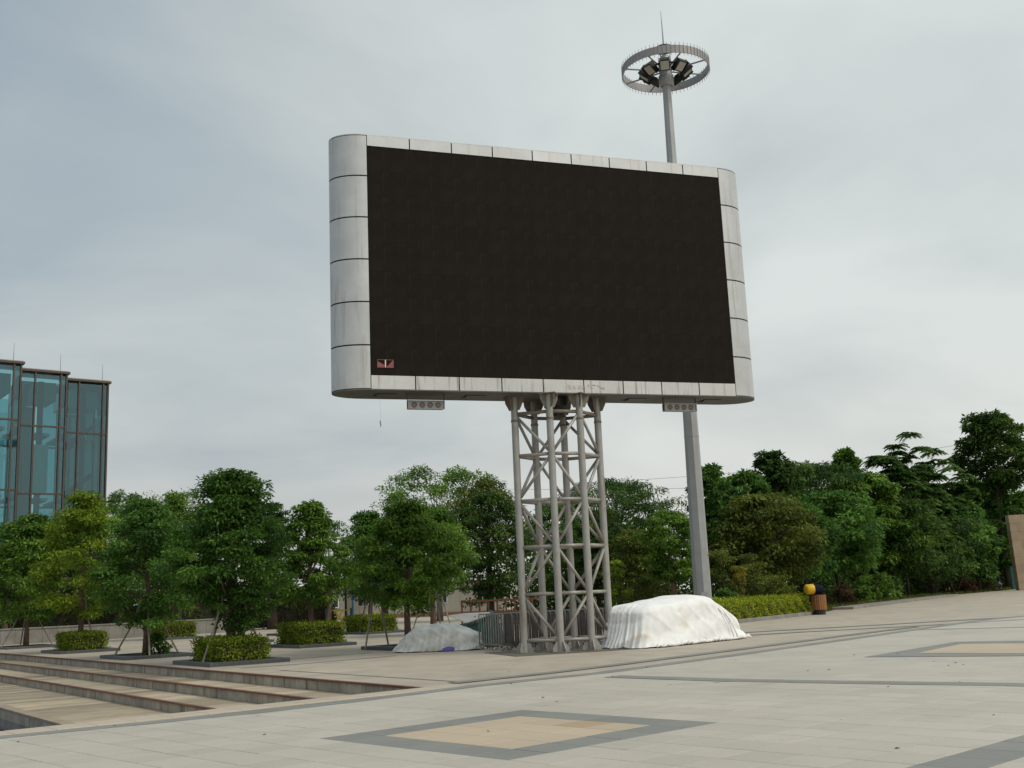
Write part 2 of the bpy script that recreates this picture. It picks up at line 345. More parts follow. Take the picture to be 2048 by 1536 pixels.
LM = {
    'plaza': leafmat('leaf_plaza', (0.042, 0.098, 0.016), (0.195, 0.335, 0.045)),
    'plaza_dark': leafmat('leaf_plaza_dark', (0.035, 0.090, 0.018), (0.142, 0.280, 0.046)),
    'lime': leafmat('leaf_lime', (0.065, 0.125, 0.013), (0.297, 0.394, 0.035)),
    'hedge': leafmat('leaf_hedge', (0.058, 0.106, 0.011), (0.312, 0.388, 0.029)),
    'hedge_bright': leafmat('leaf_hedge_bright', (0.087, 0.144, 0.011), (0.450, 0.500, 0.033)),
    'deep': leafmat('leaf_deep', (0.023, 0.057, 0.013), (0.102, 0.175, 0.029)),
    'olive': leafmat('leaf_olive', (0.049, 0.077, 0.015), (0.196, 0.225, 0.040)),
    'bamboo': leafmat('leaf_bamboo', (0.058, 0.100, 0.020), (0.196, 0.256, 0.050)),
    'yellow': leafmat('leaf_yellow', (0.123, 0.119, 0.018), (0.406, 0.338, 0.050)),
    'fern': leafmat('leaf_fern', (0.032, 0.080, 0.018), (0.123, 0.213, 0.044)),
    'maroon': leafmat('leaf_maroon', (0.043, 0.027, 0.015), (0.109, 0.062, 0.033)),
    'grass': leafmat('grass_blade', (0.051, 0.081, 0.015), (0.174, 0.188, 0.039)),
}

# ------------------------------------------------------------------ ground
rng = np.random.default_rng(7)
K = gnd(850, 1375)
DA = unit(gnd(0, 1463) - K); DS = unit(gnd(0, 1306) - K); NS = V(-DS[1], DS[0], 0)
if NS @ DA < 0: NS = -NS
def sheet(name, poly, z, m, parent=None):
    me = bpy.data.meshes.new(name)
    vs3 = [Vector((float(q[0]), float(q[1]), 0)) for q in poly]
    tri = tessellate_polygon([vs3]); fs3 = []
    for t in tri:
        p, q, r = (vs3[i] for i in t)
        fs3.append(tuple(t) if (q - p).cross(r - p).z > 0 else tuple(t)[::-1])
    me.from_pydata([(v.x, v.y, z) for v in vs3], [], fs3)
    return link(me, name, m, parent)
gm = MB()
for poly in ([K, K + DA * 60, V(-46, -120, 0), V(3000, -2000, 0), V(3000, 3000, 0)], [K, V(3000, 3000, 0), V(-1459, 3000, 0), K + DS * 2500], [K + DS * 110, K + DS * 2500, V(-3000, 2500, 0), V(-3000, -500, 0), K + DS * 110 + NS * 62]):
    gm.add([(q[0], q[1], -.05) for q in poly], [tuple(range(len(poly)))])
ground = tag(gm.build('ground', MT['lawn']), kind='structure')
LA = [gnd(*p) for p in ((0, 1475), (500, 1426), (694, 1404), (950, 1372), (1085, 1357.6), (1200, 1346), (1450, 1313), (1700, 1278), (1944, 1243))]
LA = [LA[0] + (LA[0] - LA[2]) * 6] + LA + [gnd(2048, 1232)]
FAR1 = [gnd(1380, 1271), gnd(1520, 1263), gnd(1750, 1250), gnd(2048, 1233)]
lawn_px = [(1010, 1241), (1200, 1250), (1430, 1246), (1500, 1243), (1620, 1230), (1700, 1213), (1800, 1201), (1900, 1190), (2048, 1177)]
LAWN = [gnd(*p) for p in lawn_px]
LAWN = LAWN + [LAWN[-1] + (LAWN[-1] - LAWN[-2]) * 3]
# paved surface of the square and the tree terrace
pw = [K, K + DA * 58, V(-44, -60, 0), V(160, -60, 0), LAWN[-1]] + LAWN[-2::-1] + [gnd(1010, 1222), V(-60, 150, 0), K + DS * 90]
terrace = tag(sheet('terrace_pavement', pw, -0.008, MT['pave_warm']), kind='structure')
TCUT = 19.5
# light granite field beyond the single slabs
lf = [V(-60, TCUT, 0)]
def isect_y(P, yv):
    out = []
    for a, b in zip(P[:-1], P[1:]):
        if (a[1] - yv) * (b[1] - yv) < 0: out.append(a + (b - a) * (yv - a[1]) / (b[1] - a[1]))
    return out[0]
ca = isect_y(LA, TCUT)
light = [ca] + [p for p in LA if p[1] > TCUT] + [V(60, 62, 0), V(150, 95, 0), V(150, TCUT, 0)]
pfar = tag(sheet('plaza_pavement', light, 0.0, MT['pave_far']), kind='structure')
sheet('bedding', [V(-30, -25, 0), V(40, -25, 0), V(40, TCUT + .4, 0), ca + V(0, .4, 0), LA[1] + V(0, 0, 0), LA[0]], -0.004, MT['joint'], pfar)
sheet('near_field', [V(-60, -60, 0), V(150, -60, 0), V(150, 9.2, 0), V(-60, 9.2, 0)], 0.0005, MT['pave_far'], pfar)
# single slabs in the near field, cut along the dark border
def clip(poly, p, n):
    out = []
    for i in range(len(poly)):
        a, b = poly[i], poly[(i + 1) % len(poly)]; da, db = (a - p) @ n, (b - p) @ n
        if da >= 0: out.append(a)
        if da * db < 0: out.append(a + (b - a) * da / (da - db))
    return out
la_n = []
for a, b in zip(LA[:6], LA[1:7]):
    d = unit(b - a); n = V(d[1], -d[0], 0); la_n.append(((a, n), a[0], b[0]))
cells = []
for i in range(-60, 60):
    for j in range(-60, 60):
        c = T0 + TE1 * (i + .5) * TILE + TE2 * (j + .5) * TILE
        if c[1] < 9.0 or c[1] > TCUT + .3 or abs(c[0]) > .50 * c[1] + 1.2: continue
        q = [T0 + TE1 * (i + a) * TILE + TE2 * (j + b) * TILE for a, b in ((.009, .009), (.991, .009), (.991, .991), (.009, .991))]
        for (p, n), xa_, xb_ in la_n:
            if xa_ - .0 <= c[0] < xb_: q = clip(q, p, n) if len(q) > 2 else []
        if len(q) > 2: q = clip(q, V(0, TCUT, 0), V(0, -1, 0))
        if len(q) > 2: q = clip(q, V(0, 9.2, 0), V(0, 1, 0))
        if len(q) < 3: continue
        inner = -6 <= i <= -1 and 0 <= j <= 5
        k = 'pave'
        if inner:
            k = 'pave_dark' if (i in (-6, -1) or j in (0, 5)) else 'pave_tan'
            if (i, j) == (-2, 3): k = 'pave_brown'
        bd = (c - gnd(1960, 1512)) @ TE2                 # dark band crossing the lower right corner
        if abs(bd) < TILE * .62 and c[0] > 2.2: k = 'pave_dark'
        cells.append((c[1] + abs(c[0]) * .05 - (6 if k != 'pave' else 0), k, q))
cells.sort(key=lambda t: t[0])
def slab(mb, q, top):
    c = sum(q) / len(q); n = len(q)
    ring = [(*(p + (c - p) * .012)[:2], top) for p in q]; low = [(*p[:2], top - .0035) for p in q]; bot = [(*p[:2], -.014) for p in q]
    mb.add(bot + low + ring, [tuple(range(2 * n, 3 * n))] + [(r + i, r + (i + 1) % n, r + n + (i + 1) % n, r + n + i) for r in (0, n) for i in range(n)])
rest = {}
for idx, (_, k, q) in enumerate(cells):
    top = .002 + rng.uniform(-.0012, .0012)
    if idx < 300:
        mb = MB(); slab(mb, q, top); mb.build('paving_slab', MT[k], pfar)
    else: slab(rest.setdefault(k, MB()), q, top)
for k, mb in rest.items(): tag(mb.build('paving_slabs_beyond', MT[k], pfar), kind='stuff')

def strip(name, pts, w, z, m, parent):
    pts = [V(*p) for p in pts]; o = []
    for i, p in enumerate(pts):
        t = unit(pts[min(i + 1, len(pts) - 1)] - pts[max(i - 1, 0)]); n = V(-t[1], t[0], 0)
        o += [(*(p - n * w / 2)[:2], z), (*(p + n * w / 2)[:2], z)]
    return MB().add(o, [(2 * i, 2 * i + 1, 2 * i + 3, 2 * i + 2) for i in range(len(pts) - 1)]).build(name, m, parent)
strip('dark_band', LA, .42, .0055, MT['pave_dark'], pfar)
LBp = [gnd(*p) for p in ((905, 1366), (1085, 1347), (1200, 1333.5), (1450, 1302), (1700, 1269.5), (1830, 1253.5))]
strip('dark_band', LBp, .40, .0060, MT['pave_dark'], pfar)
strip('dark_band', [gnd(*p) for p in ((1225, 1353), (1450, 1360.5), (1700, 1365), (2048, 1370), (2200, 1371.5))], .50, .0065, MT['pave_dark'], pfar)
strip('dark_band', FAR1, .55, .0045, MT['pave_dark'], pfar)
strip('dark_band', [gnd(*p) for p in ((1500, 1270), (1620, 1263), (1830, 1252), (2048, 1239))], .45, .0040, MT['pave_dark'], pfar)
strip('dark_band', [gnd(*p) for p in ((1833, 1260), (1940, 1257), (2100, 1253))], .40, .0050, MT['pave_dark'], pfar)
strip('dark_band', [gnd(*p) for p in ((482, 1336), (621, 1326), (792, 1311))], .28, -.002, MT['pave_dark'], terrace)
strip('dark_band', [gnd(*p) for p in ((572, 1319), (743, 1304.5))], .24, -.003, MT['pave_dark'], terrace)
strip('joint_line', [gnd(*p) for p in ((560, 1340), (933, 1364))], .07, -.004, MT['granite'], terrace)
sheet('far_square_border', [gnd(*p) for p in ((1728, 1314.6), (1912, 1284), (2048, 1281.7), (2180, 1279.5), (2180, 1311.5), (2048, 1312.3))], .0070, MT['pave_dark'], pfar)
sheet('far_square_inlay', [gnd(*p) for p in ((1835, 1307), (1923, 1288.5), (2048, 1287.6), (2150, 1287), (2150, 1306.5), (2048, 1307.2))], .0110, MT['pave_tan'], pfar)

# ------------------------------------------------------------------ sunken steps and pool
STEP_H, OFF = .25, (0.0, 0.93, 1.98, 4.45)
steps = bpy.data.objects.new('sunken_steps', None); col.objects.link(steps); tag(steps, kind='structure')
def SP(u, n, z): return K + DS * u + NS * n + V(0, 0, z)
AXS = (DS, NS, V(0, 0, 1))
USP = -.072
for k in range(3):
    z0 = -STEP_H * k; n0 = OFF[k]; nw = OFF[k + 1] - n0; far_r, far_t, far_n = MB(), MB(), MB()
    u = USP * n0
    i = 0
    while u < 62:
        w = .40
        mb = MB() if i < 60 else far_r
        dn = rng.uniform(-.004, .004)
        mb.box(SP(u + w / 2, n0 - .06 + dn, z0 - .035 - (STEP_H - .035) / 2), (w - .010, .10, STEP_H - .02), AXS)
        if i < 60: mb.build('riser_slab', MT['riser'], steps)
        u += w; i += 1
    u = USP * n0 - .1; i = 0
    while u < 62:
        w = .8; mb = MB() if i < 32 else far_n
        mb.bbox(SP(u + w / 2, n0 - .005, z0 - .018), (w - .006, .09, .034), .006, AXS)
        if i < 32: mb.build('nosing_slab', MT['nosing'], steps)
        u += w; i += 1
    u = USP * n0; i = 0; zt = z0 - STEP_H
    while u < 62:
        w = float(rng.choice([.4, .6, .8])); mb = MB() if i < 44 else far_t
        mb.bbox(SP(u + w / 2, n0 + (nw - .05) / 2, zt - .03 + rng.uniform(-.002, .002)), (w - .006, nw - .055, .06), .004, AXS)
        if i < 44: mb.build('tread_slab', MT['tread'], steps)
        u += w; i += 1
    for nm, mb, m in (('riser_slabs_beyond', far_r, 'riser'), ('nosing_slabs_beyond', far_n, 'nosing'), ('tread_slabs_beyond', far_t, 'tread')):
        tag(mb.build(nm, MT[m], steps), kind='stuff')
    # earth behind the riser and bed under the tread
    MB().add([SP(-.3, n0 - .02, z0 - .03), SP(110, n0 - .02, z0 - .03), SP(110, n0 - .02, zt - .3), SP(-.3, n0 - .02, zt - .3)], [(0, 1, 2, 3)]).build('riser_backing', MT['gap'], steps)
    MB().add([SP(-.6, n0 - .02, zt - .02), SP(110, n0 - .02, zt - .02), SP(110, n0 + nw, zt - .02), SP(-.6, n0 + nw, zt - .02)], [(0, 1, 2, 3)]).build('tread_bed', MT['joint'], steps)
pe = OFF[3]
MB().box(SP(30, pe - .1, -.775), (62, .3, .06), AXS).build('pool_rim', MT['tread'], steps)
MB().box(SP(30, pe + .0, -1.1), (62, .1, .58), AXS).build('pool_wall', MT['riser'], steps)
tag(MB().add([SP(-3, pe - .05, -1.02), SP(110, pe - .05, -1.02), SP(110, 62, -1.02), SP(-6, 62, -1.02)], [(0, 1, 2, 3)]).build('pool_water', MT['water']), kind='structure')
# coping along the edge of the square and the retaining wall below it
NA = V(-DA[1], DA[0], 0)
if NA @ (V(0, 0, 0) - K) < 0: NA = -NA
cop = tag(MB().add([K + V(0, 0, -.05), K + DA * 58 + V(0, 0, -.05), K + DA * 58 + V(0, 0, -1.4), K + V(0, 0, -1.4)], [(0, 1, 2, 3)]).build('retaining_wall', MT['riser']), kind='structure')
rc = MB()
for i in range(90):
    mb = MB() if i < 22 else rc
    u = (i + .5) * .57 - .6
    mb.bbox(K + DA * u + NA * .31 + V(0, 0, -.045), (.562, .64, .10), .008, (DA, NA, V(0, 0, 1)))
    if i < 22: mb.build('coping_slab', pave('coping%d' % i, (.47, .40, .31), 0) if i == 0 else bpy.data.materials['coping0'], cop)
tag(rc.build('coping_slabs_beyond', bpy.data.materials['coping0'], cop), kind='stuff')

# ------------------------------------------------------------------ billboard on its lattice tower
BTH = math.radians(19); TCX, TCY = 1.285, 32.4
SX0, SX1, SZ0, SZ1 = -5.73, 5.735, 7.775, 14.55           # screen opening (local x, z)
FY, EL, TB, TT = -.70, .97, 7.36, 14.90                   # front face y, end radius, bottom, top
bb = thing('video_billboard', (TCX, TCY, 0), BTH, 'huge black video screen in a pale aluminium frame with rounded ends', 'billboard')
# inner carcass, set back a little so the seams between the panels read dark
def stadium(inset, n=20):
    o = []
    for k in range(n + 1):
        a = -math.pi / 2 + math.pi * k / n; o.append((SX1 + (EL - inset) * math.cos(a), (abs(FY) - inset) * math.sin(a)))
    for k in range(n + 1):
        a = math.pi / 2 + math.pi * k / n; o.append((SX0 + (EL - inset) * math.cos(a), (abs(FY) - inset) * math.sin(a)))
    return o
MB().prism(stadium(.03), TB + .03, TT - .03).build('carcass', MT['gap'], bb)
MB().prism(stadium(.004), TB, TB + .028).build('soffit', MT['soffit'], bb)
MB().prism(stadium(.0), TT - .028, TT).build('top_cap', MT['panel'], bb)
# rounded end panels: six rows each side
rows = [TB + .0285 + (TT - TB - .057) * k / 6 for k in range(7)]
def endpanel(sgn, z0, z1, n=18):
    cx = SX1 if sgn > 0 else SX0; mb = MB(); o = []; m = 2 * (n + 1)
    for ins in (0.0, .028):
        for z in (z0 + .021, z1 - .021):
            for k in range(n + 1):
                a = -math.pi / 2 + math.pi * k / n
                o.append((cx + sgn * ((EL - ins) * math.cos(a) + .004), (abs(FY) - ins) * math.sin(a), z))
    q = n + 1; f = []
    for k in range(n):
        f += [(k, k + 1, q + k + 1, q + k), (2 * q + k, 3 * q + k, 3 * q + k + 1, 2 * q + k + 1), (k, 2 * q + k, 2 * q + k + 1, k + 1), (q + k, q + k + 1, 3 * q + k + 1, 3 * q + k)]
    f += [(0, q, 3 * q, 2 * q), (n, 2 * q + n, 3 * q + n, q + n)]
    return mb.add(o, f)
for sgn in (-1, 1):
    for k in range(6): endpanel(sgn, rows[k], rows[k + 1]).build('end_panel', MT['panel'], bb, smooth=False)
for o in bb.children:
    if o.name.startswith('end_panel'):
        o.data.polygons.foreach_set('use_smooth', [True] * len(o.data.polygons)); o.data.set_sharp_from_angle(angle=math.radians(40))
# front strips above and below the screen: nine panels each; plain back in nine by four
def strip_panels(z0, z1, cuts, m):
    for a, b in zip(cuts[:-1], cuts[1:]):
        MB().box(((a + b) / 2, FY + .014, (z0 + z1) / 2), (b - a - .036, .028, z1 - z0 - .004)).build('front_panel', MT[m], bb)
topcuts = np.linspace(SX0, SX1, 10)
strip_panels(SZ1, TT - .0285, topcuts, 'panel'); strip_panels(TB + .0285, SZ0, topcuts, 'panel_low')
for k in range(9):
    for r in range(6):
        a, b = topcuts[k], topcuts[k + 1]
        MB().box(((a + b) / 2, -FY - .014, (rows[r] + rows[r + 1]) / 2), (b - a - .022, .028, rows[r + 1] - rows[r] - .022)).build('back_panel', MT['panel'], bb)
# LED cabinets set back in the opening
scr = MB().box(((SX0 + SX1) / 2, FY + .034, (SZ0 + SZ1) / 2), (SX1 - SX0 - .01, .006, SZ1 - SZ0 - .01)).build('screen', MT['led'], bb)
NXL, NZL = 16, 9
cw, chh = (SX1 - SX0 - .02) / NXL, (SZ1 - SZ0 - .02) / NZL
cme = MB().box((0, 0, 0), (cw - .002, .012, chh - .002)).mesh('led_cabinet')
for i in range(NXL):
    for j in range(NZL):
        link(cme, 'led_cabinet', MT['led'], scr, (SX0 + .01 + cw * (i + .5), FY + .0245 + rng.uniform(-.001, .001), SZ0 + .01 + chh * (j + .5)))
# two dead modules showing red
def bpt(px, py, y=FY):                                    # image point -> billboard local x, z on plane y
    d = ray(px, py); ex = V(math.cos(BTH), math.sin(BTH), 0); ny = V(-math.sin(BTH), math.cos(BTH), 0); o = V(TCX, TCY, 0)
    t = ((o - _C) @ ny + y) / (d @ ny); p = _C + d * t - o
    return p @ ex, p[2]
x0, zz1 = bpt(755, 719); x1, zz0 = bpt(787, 735)
dm = MB()
MT['pinkred'] = mat('faded_red_module', (0.30, 0.085, 0.085), .6, var=.3, vscale=8)
for a, b in ((x0, (x0 + x1) / 2 - .02), ((x0 + x1) / 2 + .02, x1)):
    h = zz1 - zz0
    dm.plate([(a, FY + .012, zz0), (b, FY + .012, zz0), (b, FY + .012, zz1)] if a != x0 else [(a, FY + .012, zz0), (b, FY + .012, zz0), (b, FY + .012, zz0 + .3 * h), (a, FY + .012, zz1 - .2 * h)], (0, 1, 0), .006)
    dm.box(((a + b) / 2, FY + .013, zz1), (b - a, .008, .014)); dm.box(((a + b) / 2, FY + .0135, zz0), (b - a + .02, .01, .014))
    dm.box((a, FY + .0125, (zz0 + zz1) / 2), (.014, .009, h)); dm.box((b, FY + .0128, (zz0 + zz1) / 2), (.012, .0085, h))
tag(dm.build('dead_module', MT['pinkred'], bb), 'small reddish faulty module pair low on the screen')
MB().box(((x0 + x1) / 2, FY + .0105, (zz0 + zz1) / 2), (.022, .012, zz1 - zz0)).build('module_divider', MT['whitep'], bb)
# worn red characters on the lower strip
MT['redpaint'] = mat('worn_red_paint', (0.36, 0.16, 0.13), .8, c2=(.5, .42, .36), vscale=30)
tx = MB(); ty = FY - .0012
def stroke(cx, cz, w, h): tx.box((cx, ty, cz), (w, .002, h))
for n, px in enumerate((1139, 1148, 1158, 1167)):
    cx_, cz_ = bpt(px, 774.5 + .02 * (px - 1139)); r = .062
    pat = [[(-.8, 0, .2, 2), (.1, .7, 1.3, .3), (.1, 0, 1.1, .25), (-.1, -.8, .4, .6), (.6, -.7, .4, .5)],
           [(0, .5, .8, .5), (0, -.05, 1.4, .2), (-.6, -.7, .3, .6), (0, -.6, .3, .5), (.6, -.7, .3, .6)],
           [(0, .8, 1.3, .25), (.2, .35, .9, .25), (0, -.2, 1.5, .25), (-.1, -.65, 1.0, .25), (.2, -1, .5, .25)],
           [(-.6, 0, .25, 1.9), (.0, .4, .25, 1.1), (.5, .3, .5, .3), (.55, -.5, .25, 1.0)]][n]
    for a, b, w, h in pat: stroke(cx_ + a * r, cz_ + b * r, w * r, h * r)
for px, py, w, h in ((1177, 771, .05, .06), (1181, 775.5, .09, .02), (1185, 777, .05, .03), (1187, 770.8, .12, .04), (1195, 771.5, .06, .03), (1198, 773.5, .05, .06), (1202, 776, .05, .03), (1205, 777, .05, .05), (1208, 777, .04, .05)):
    a, b = bpt(px, py); stroke(a, b, w, h)
tag(tx.build('worn_lettering', MT['redpaint'], bb), 'peeling red lettering on the lower strip')
# service hatches hanging open in the soffit
for px, py in ((770, 789), (945, 794), (1275, 796), (1425, 799)):
    d = ray(px, py); t = (TB - CZ) / d[2]; p = _C + d * t - V(TCX, TCY, 0)
    lx = p @ V(math.cos(BTH), math.sin(BTH), 0)
    h = MB(); h.box((lx, .0, TB - .003), (.62, .46, .006)); hb = h.build('hatch', MT['black'], bb)
    MB().plate([(lx - .25, -.18, TB - .012), (lx + .33, -.18, TB - .012), (lx + .33, .24, TB - .075), (lx - .25, .24, TB - .075)], (0, .14, 1), .008).build('hatch_flap', MT['soffit'], hb)

# lattice tower: six tubular legs, zig-zag bracing
tw = thing('lattice_tower', (TCX, TCY, 0), BTH, 'grey six-legged tubular steel tower holding up the video screen', 'tower')
LEG = [(-1.32, 0), (-.47, -.66), (.47, -.66), (1.32, 0), (.47, .66), (-.47, .66)]
RZ = [.33, 1.62, 2.95, 4.28, 5.60, 6.84]
LR, HR, DR = .105, .052, .045
for lx, ly in LEG:
    lg = MB().tube([(lx, ly, .0), (lx, ly, TB)], LR, 18).build('leg', MT['tower'], tw, smooth=True)
    lg.data.set_sharp_from_angle(angle=math.radians(50))
    MB().lathe([(LR + .004, 6.60), (LR + .012, 6.61), (LR + .012, 6.66), (LR + .004, 6.67)], 18, (lx, ly, 0)).build('weld_collar', MT['gusset'], lg, smooth=True)
    a0 = math.atan2(ly, lx)
    for k in range(4):
        a = a0 + math.pi / 4 + k * math.pi / 2; u = V(math.cos(a), math.sin(a), 0); n = V(-math.sin(a), math.cos(a), 0); c = V(lx, ly, 0)
        MB().plate([c + u * .09 + V(0, 0, .02), c + u * .27 + V(0, 0, .02), c + u * .27 + V(0, 0, .10), c + u * .15 + V(0, 0, .30), c + u * .09 + V(0, 0, .30)], n, .018).build('base_fin', MT['tower'], lg)
        MB().plate([c + u * .09 + V(0, 0, TB - .01), c + u * .31 + V(0, 0, TB - .01), c + u * .29 + V(0, 0, TB - .17), c + u * .17 + V(0, 0, TB - .40), c + u * .09 + V(0, 0, TB - .40)], n, .02).build('top_fin', MT['gusset'], lg)
    MB().lathe([(.0, .0), (.30, .0), (.30, .022), (.0, .022)], 24, (lx, ly, .0)).build('base_plate', MT['gusset'], lg)
    MB().rbox((lx, ly, TB - .012), (.50, .50, .02), a0).build('head_plate', MT['gusset'], lg)
for k in range(6):
    (ax, ay), (bx, by) = LEG[k], LEG[(k + 1) % 6]
    a, b = V(ax, ay, 0), V(bx, by, 0); d = unit(b - a); a2, b2 = a + d * (LR - .03), b - d * (LR - .03)
    for z in RZ:
        MB().tube([a2 + V(0, 0, z), b2 + V(0, 0, z)], HR, 10).build('ring_brace', MT['tower_rust'] if z < 5.8 else MT['gusset'], tw, smooth=True)
    for r in range(5):
        up = (k + r) % 2 == 1                              # alternate direction from bay to bay
        z0, z1 = RZ[r] + .10, RZ[r + 1] - .10
        p, q = (a2 + V(0, 0, z0), b2 + V(0, 0, z1)) if up else (a2 + V(0, 0, z1), b2 + V(0, 0, z0))
        MB().tube([p, q], DR, 10).build('diagonal_brace', MT['tower_rust'] if r < 3 else MT['tower'], tw, smooth=True)
MB().lathe([(0, .0), (.26, .0), (.26, .22), (.36, .30), (.36, .56), (.0, .56)], 20, (0, 0, 6.78)).build('cable_drum', MT['black'], tw)
tag(MB().rbox((0, .1, .0), (4.1, 2.9, .010), 0).build('footing_slab', mat('footing_grime_shade', (.16, .145, .11), .9, c2=(.09, .085, .065), vscale=2.2), tw), 'base slab darkened for stains and contact shadow')  # slab colour holds both the stains and the contact shadow of the tower

# long loudspeakers hung under the screen
def speaker(px0, px1, py, label):
    xa, za = bpt(px0, py, -.30); xb, _ = bpt(px1, py, -.30)
    L = xb - xa; o = V(TCX, TCY, 0) + V(math.cos(BTH), math.sin(BTH), 0) * (xa + xb) / 2 + V(math.sin(BTH), -math.cos(BTH), 0) * .30
    s = thing('loudspeaker', (o[0], o[1], za), BTH, label, 'loudspeaker', 'loudspeakers under the screen')
    MB().box((0, .02, 0), (L, .20, .225)).build('housing', MT['spk'], s)
    bz = MB()
    for dz in (-.113, .113): bz.box((0, -.09, dz), (L + .05, .045, .022))
    for dx in (-1, 1): bz.box((dx * (L / 2 + .012), -.0905, 0), (.024, .044, .204))
    bz.build('face_frame', MT['galv_light'], s)
    for k in range(4):
        x = (k - 1.5) * L * .225
        mb = MB(); n = 18; o2 = []
        for r, y in ((.084, -.084), (.082, -.094), (.070, -.094), (.030, -.082), (.0, -.078)): o2 += [(x + r * math.cos(2 * math.pi * i / n), y, r * math.sin(2 * math.pi * i / n)) for i in range(n)]
        mb.add(o2, [(q * n + i, q * n + (i + 1) % n, (q + 1) * n + (i + 1) % n, (q + 1) * n + i) for q in range(4) for i in range(n)])
        mb.build('speaker_cone', MT['cone'], s, smooth=True)
    for dx in (-1, 1): MB().box((dx * (L / 2 + .028), -.02, (TB - za) / 2 - .02), (.012, .05, TB - za + .18)).build('hanger', MT['black'], s)
speaker(816, 886, 810, 'grey four-cone loudspeaker hanging below the screen left of the tower')
speaker(1328, 1389, 815, 'grey four-cone loudspeaker hanging below the screen in front of the mast')
d_ = bpt(760, 800, -.1); wx = V(TCX, TCY, 0) + V(math.cos(BTH), math.sin(BTH), 0) * d_[0] + V(math.sin(BTH), -math.cos(BTH), 0) * .1
zl = bpt(760, 853, -.1)[1]
dw = thing('dangling_wire', (wx[0], wx[1], zl), 0, 'thin loose wire dangling from the underside of the screen frame', 'wire')
MB().tube([(0, 0, 0), (.02, 0, .25), (-.01, .01, .6), (0, 0, TB - zl)], [.0018, .0016, .0016, .0016], 5).build('strand', MT['wire'], dw)
MB().tube([(0, 0, -.02), (.012, 0, .05), (-.01, .0, .12), (.0, .0, .18)], [.006, .016, .014, .004], 6).build('frayed_end', MT['wire'], dw)

# ------------------------------------------------------------------ high mast with lamp ring
mb0 = foot(1411, 40.5)
ms = thing('lamp_mast', (mb0[0], mb0[1], 0), 0, 'tall tapered grey mast carrying a ring of floodlights behind the screen', 'lamp mast')
ptop = at(1331, 142, 40.5); MHT = ptop[2]; lean = V(ptop[0] - mb0[0], 0, 0)
def mp(z): return lean * (z / MHT) + V(0, 0, z)
n = 8
p = MB(); p.tube([mp(0), mp(8), mp(MHT - .6)], [.335, .265, .165], 8).build('pole', MT['mast'], ms)
for z in (7.1, 13.9): p = MB().tube([mp(z), mp(z + .03)], [.283 if z < 10 else .222] * 2, 8).build('joint_band', MT['mast'], ms)
MB().box(mp(1.2) + V(0, -.30, 0), (.24, .10, .5)).build('access_door', MT['mast'], ms)
MB().tube([mp(2.75) + V(.28, -.10, 0), mp(2.75) + V(.40, -.14, .03)], .03, 6).build('stub', MT['rust'], ms)
MB().lathe([(.0, 0), (.52, 0), (.52, .05), (.0, .05)], 20).build('base_flange', MT['mast'], ms)
RR, RC = 1.71, mp(MHT + .06)
rg = MB(); N = 72; o2 = []
for r, z in ((RR, -.16), (RR, .16), (RR - .03, .16), (RR - .03, -.16)): o2 += [RC + V(r * math.cos(2 * math.pi * i / N), r * math.sin(2 * math.pi * i / N), z) for i in range(N)]
rg.add(o2, [(q * N + i, q * N + (i + 1) % N, ((q + 1) % 4) * N + (i + 1) % N, ((q + 1) % 4) * N + i) for q in range(4) for i in range(N)])
rgo = rg.build('lamp_ring', MT['ring'], ms)
spm = MB().tube([(0, 0, -.27), (0, 0, .27)], .010, 5).mesh('ring_spike')
for i in range(66):
    a = 2 * math.pi * (i + .5) / 66; q = RC + V((RR + .012) * math.cos(a), (RR + .012) * math.sin(a), 0)
    link(spm, 'ring_spike', MT['ring'], rgo, q)
for k in range(8):
    a = 2 * math.pi * (k + .3) / 8; u = V(math.cos(a), math.sin(a), 0)
    MB().tube([RC + u * .25 + V(0, 0, -.08), RC + u * (RR - .02) + V(0, 0, -.10)], .032, 6).build('ring_arm', MT['ring'], ms)
MB().lathe([(.0, .55), (.17, .55), (.25, .32), (.25, -.25), (.30, -.30), (.30, -.62), (.22, -.72), (.0, -.72)], 20, RC).build('hub', MT['mast'], ms, smooth=False)
MB().lathe([(.72, -.10), (.78, -.10), (.78, -.04), (.72, -.04), (.72, -.10)], 32, RC).build('lamp_carrier', MT['black'], ms)
MB().lathe([(.0, 1.0), (.22, .98), (.36, .92), (.40, .84), (.36, .82), (.0, .82)], 24, RC).build('top_cap', MT['black'], ms, smooth=True)
for k in range(3):
    a = 2 * math.pi * k / 3; MB().tube([RC + V(.18 * math.cos(a), .18 * math.sin(a), .5), RC + V(.3 * math.cos(a), .3 * math.sin(a), .86)], .02, 6).build('cap_post', MT['ring'], ms)
MB().tube([RC + V(0, 0, .9), RC + V(-.02, 0, 2.55)], [.035, .008], 7).build('lightning_rod', MT['mast'], ms)
for k in range(8):
    a = 2 * math.pi * (k + .78) / 8; u = V(math.cos(a), math.sin(a), 0); t = V(-math.sin(a), math.cos(a), 0)
    dn = unit(u * .62 - V(0, 0, .80)); up = np.cross(dn, t)
    c = RC + u * .80 + V(0, 0, -.16)
    fl = MB(); h = .21
    fl.box(c, (.40, .46, .20), (t, up, dn)); fl.box(c - dn * .14, (.24, .26, .14), (t, up, dn))
    for s_ in (-1, 1): fl.box(c + t * s_ * .23 + dn * .02, (.025, .50, .26), (t, up, dn))
    fo = fl.build('floodlight', MT['black'], ms)
    MB().box(c + dn * .104, (.33, .36, .008), (t, up, dn)).build('lens', MT['lampglass'], fo)
    MB().tube([c - up * .0 - dn * .18, RC + u * .74 + V(0, 0, -.07)], .03, 6).build('bracket', MT['black'], fo)

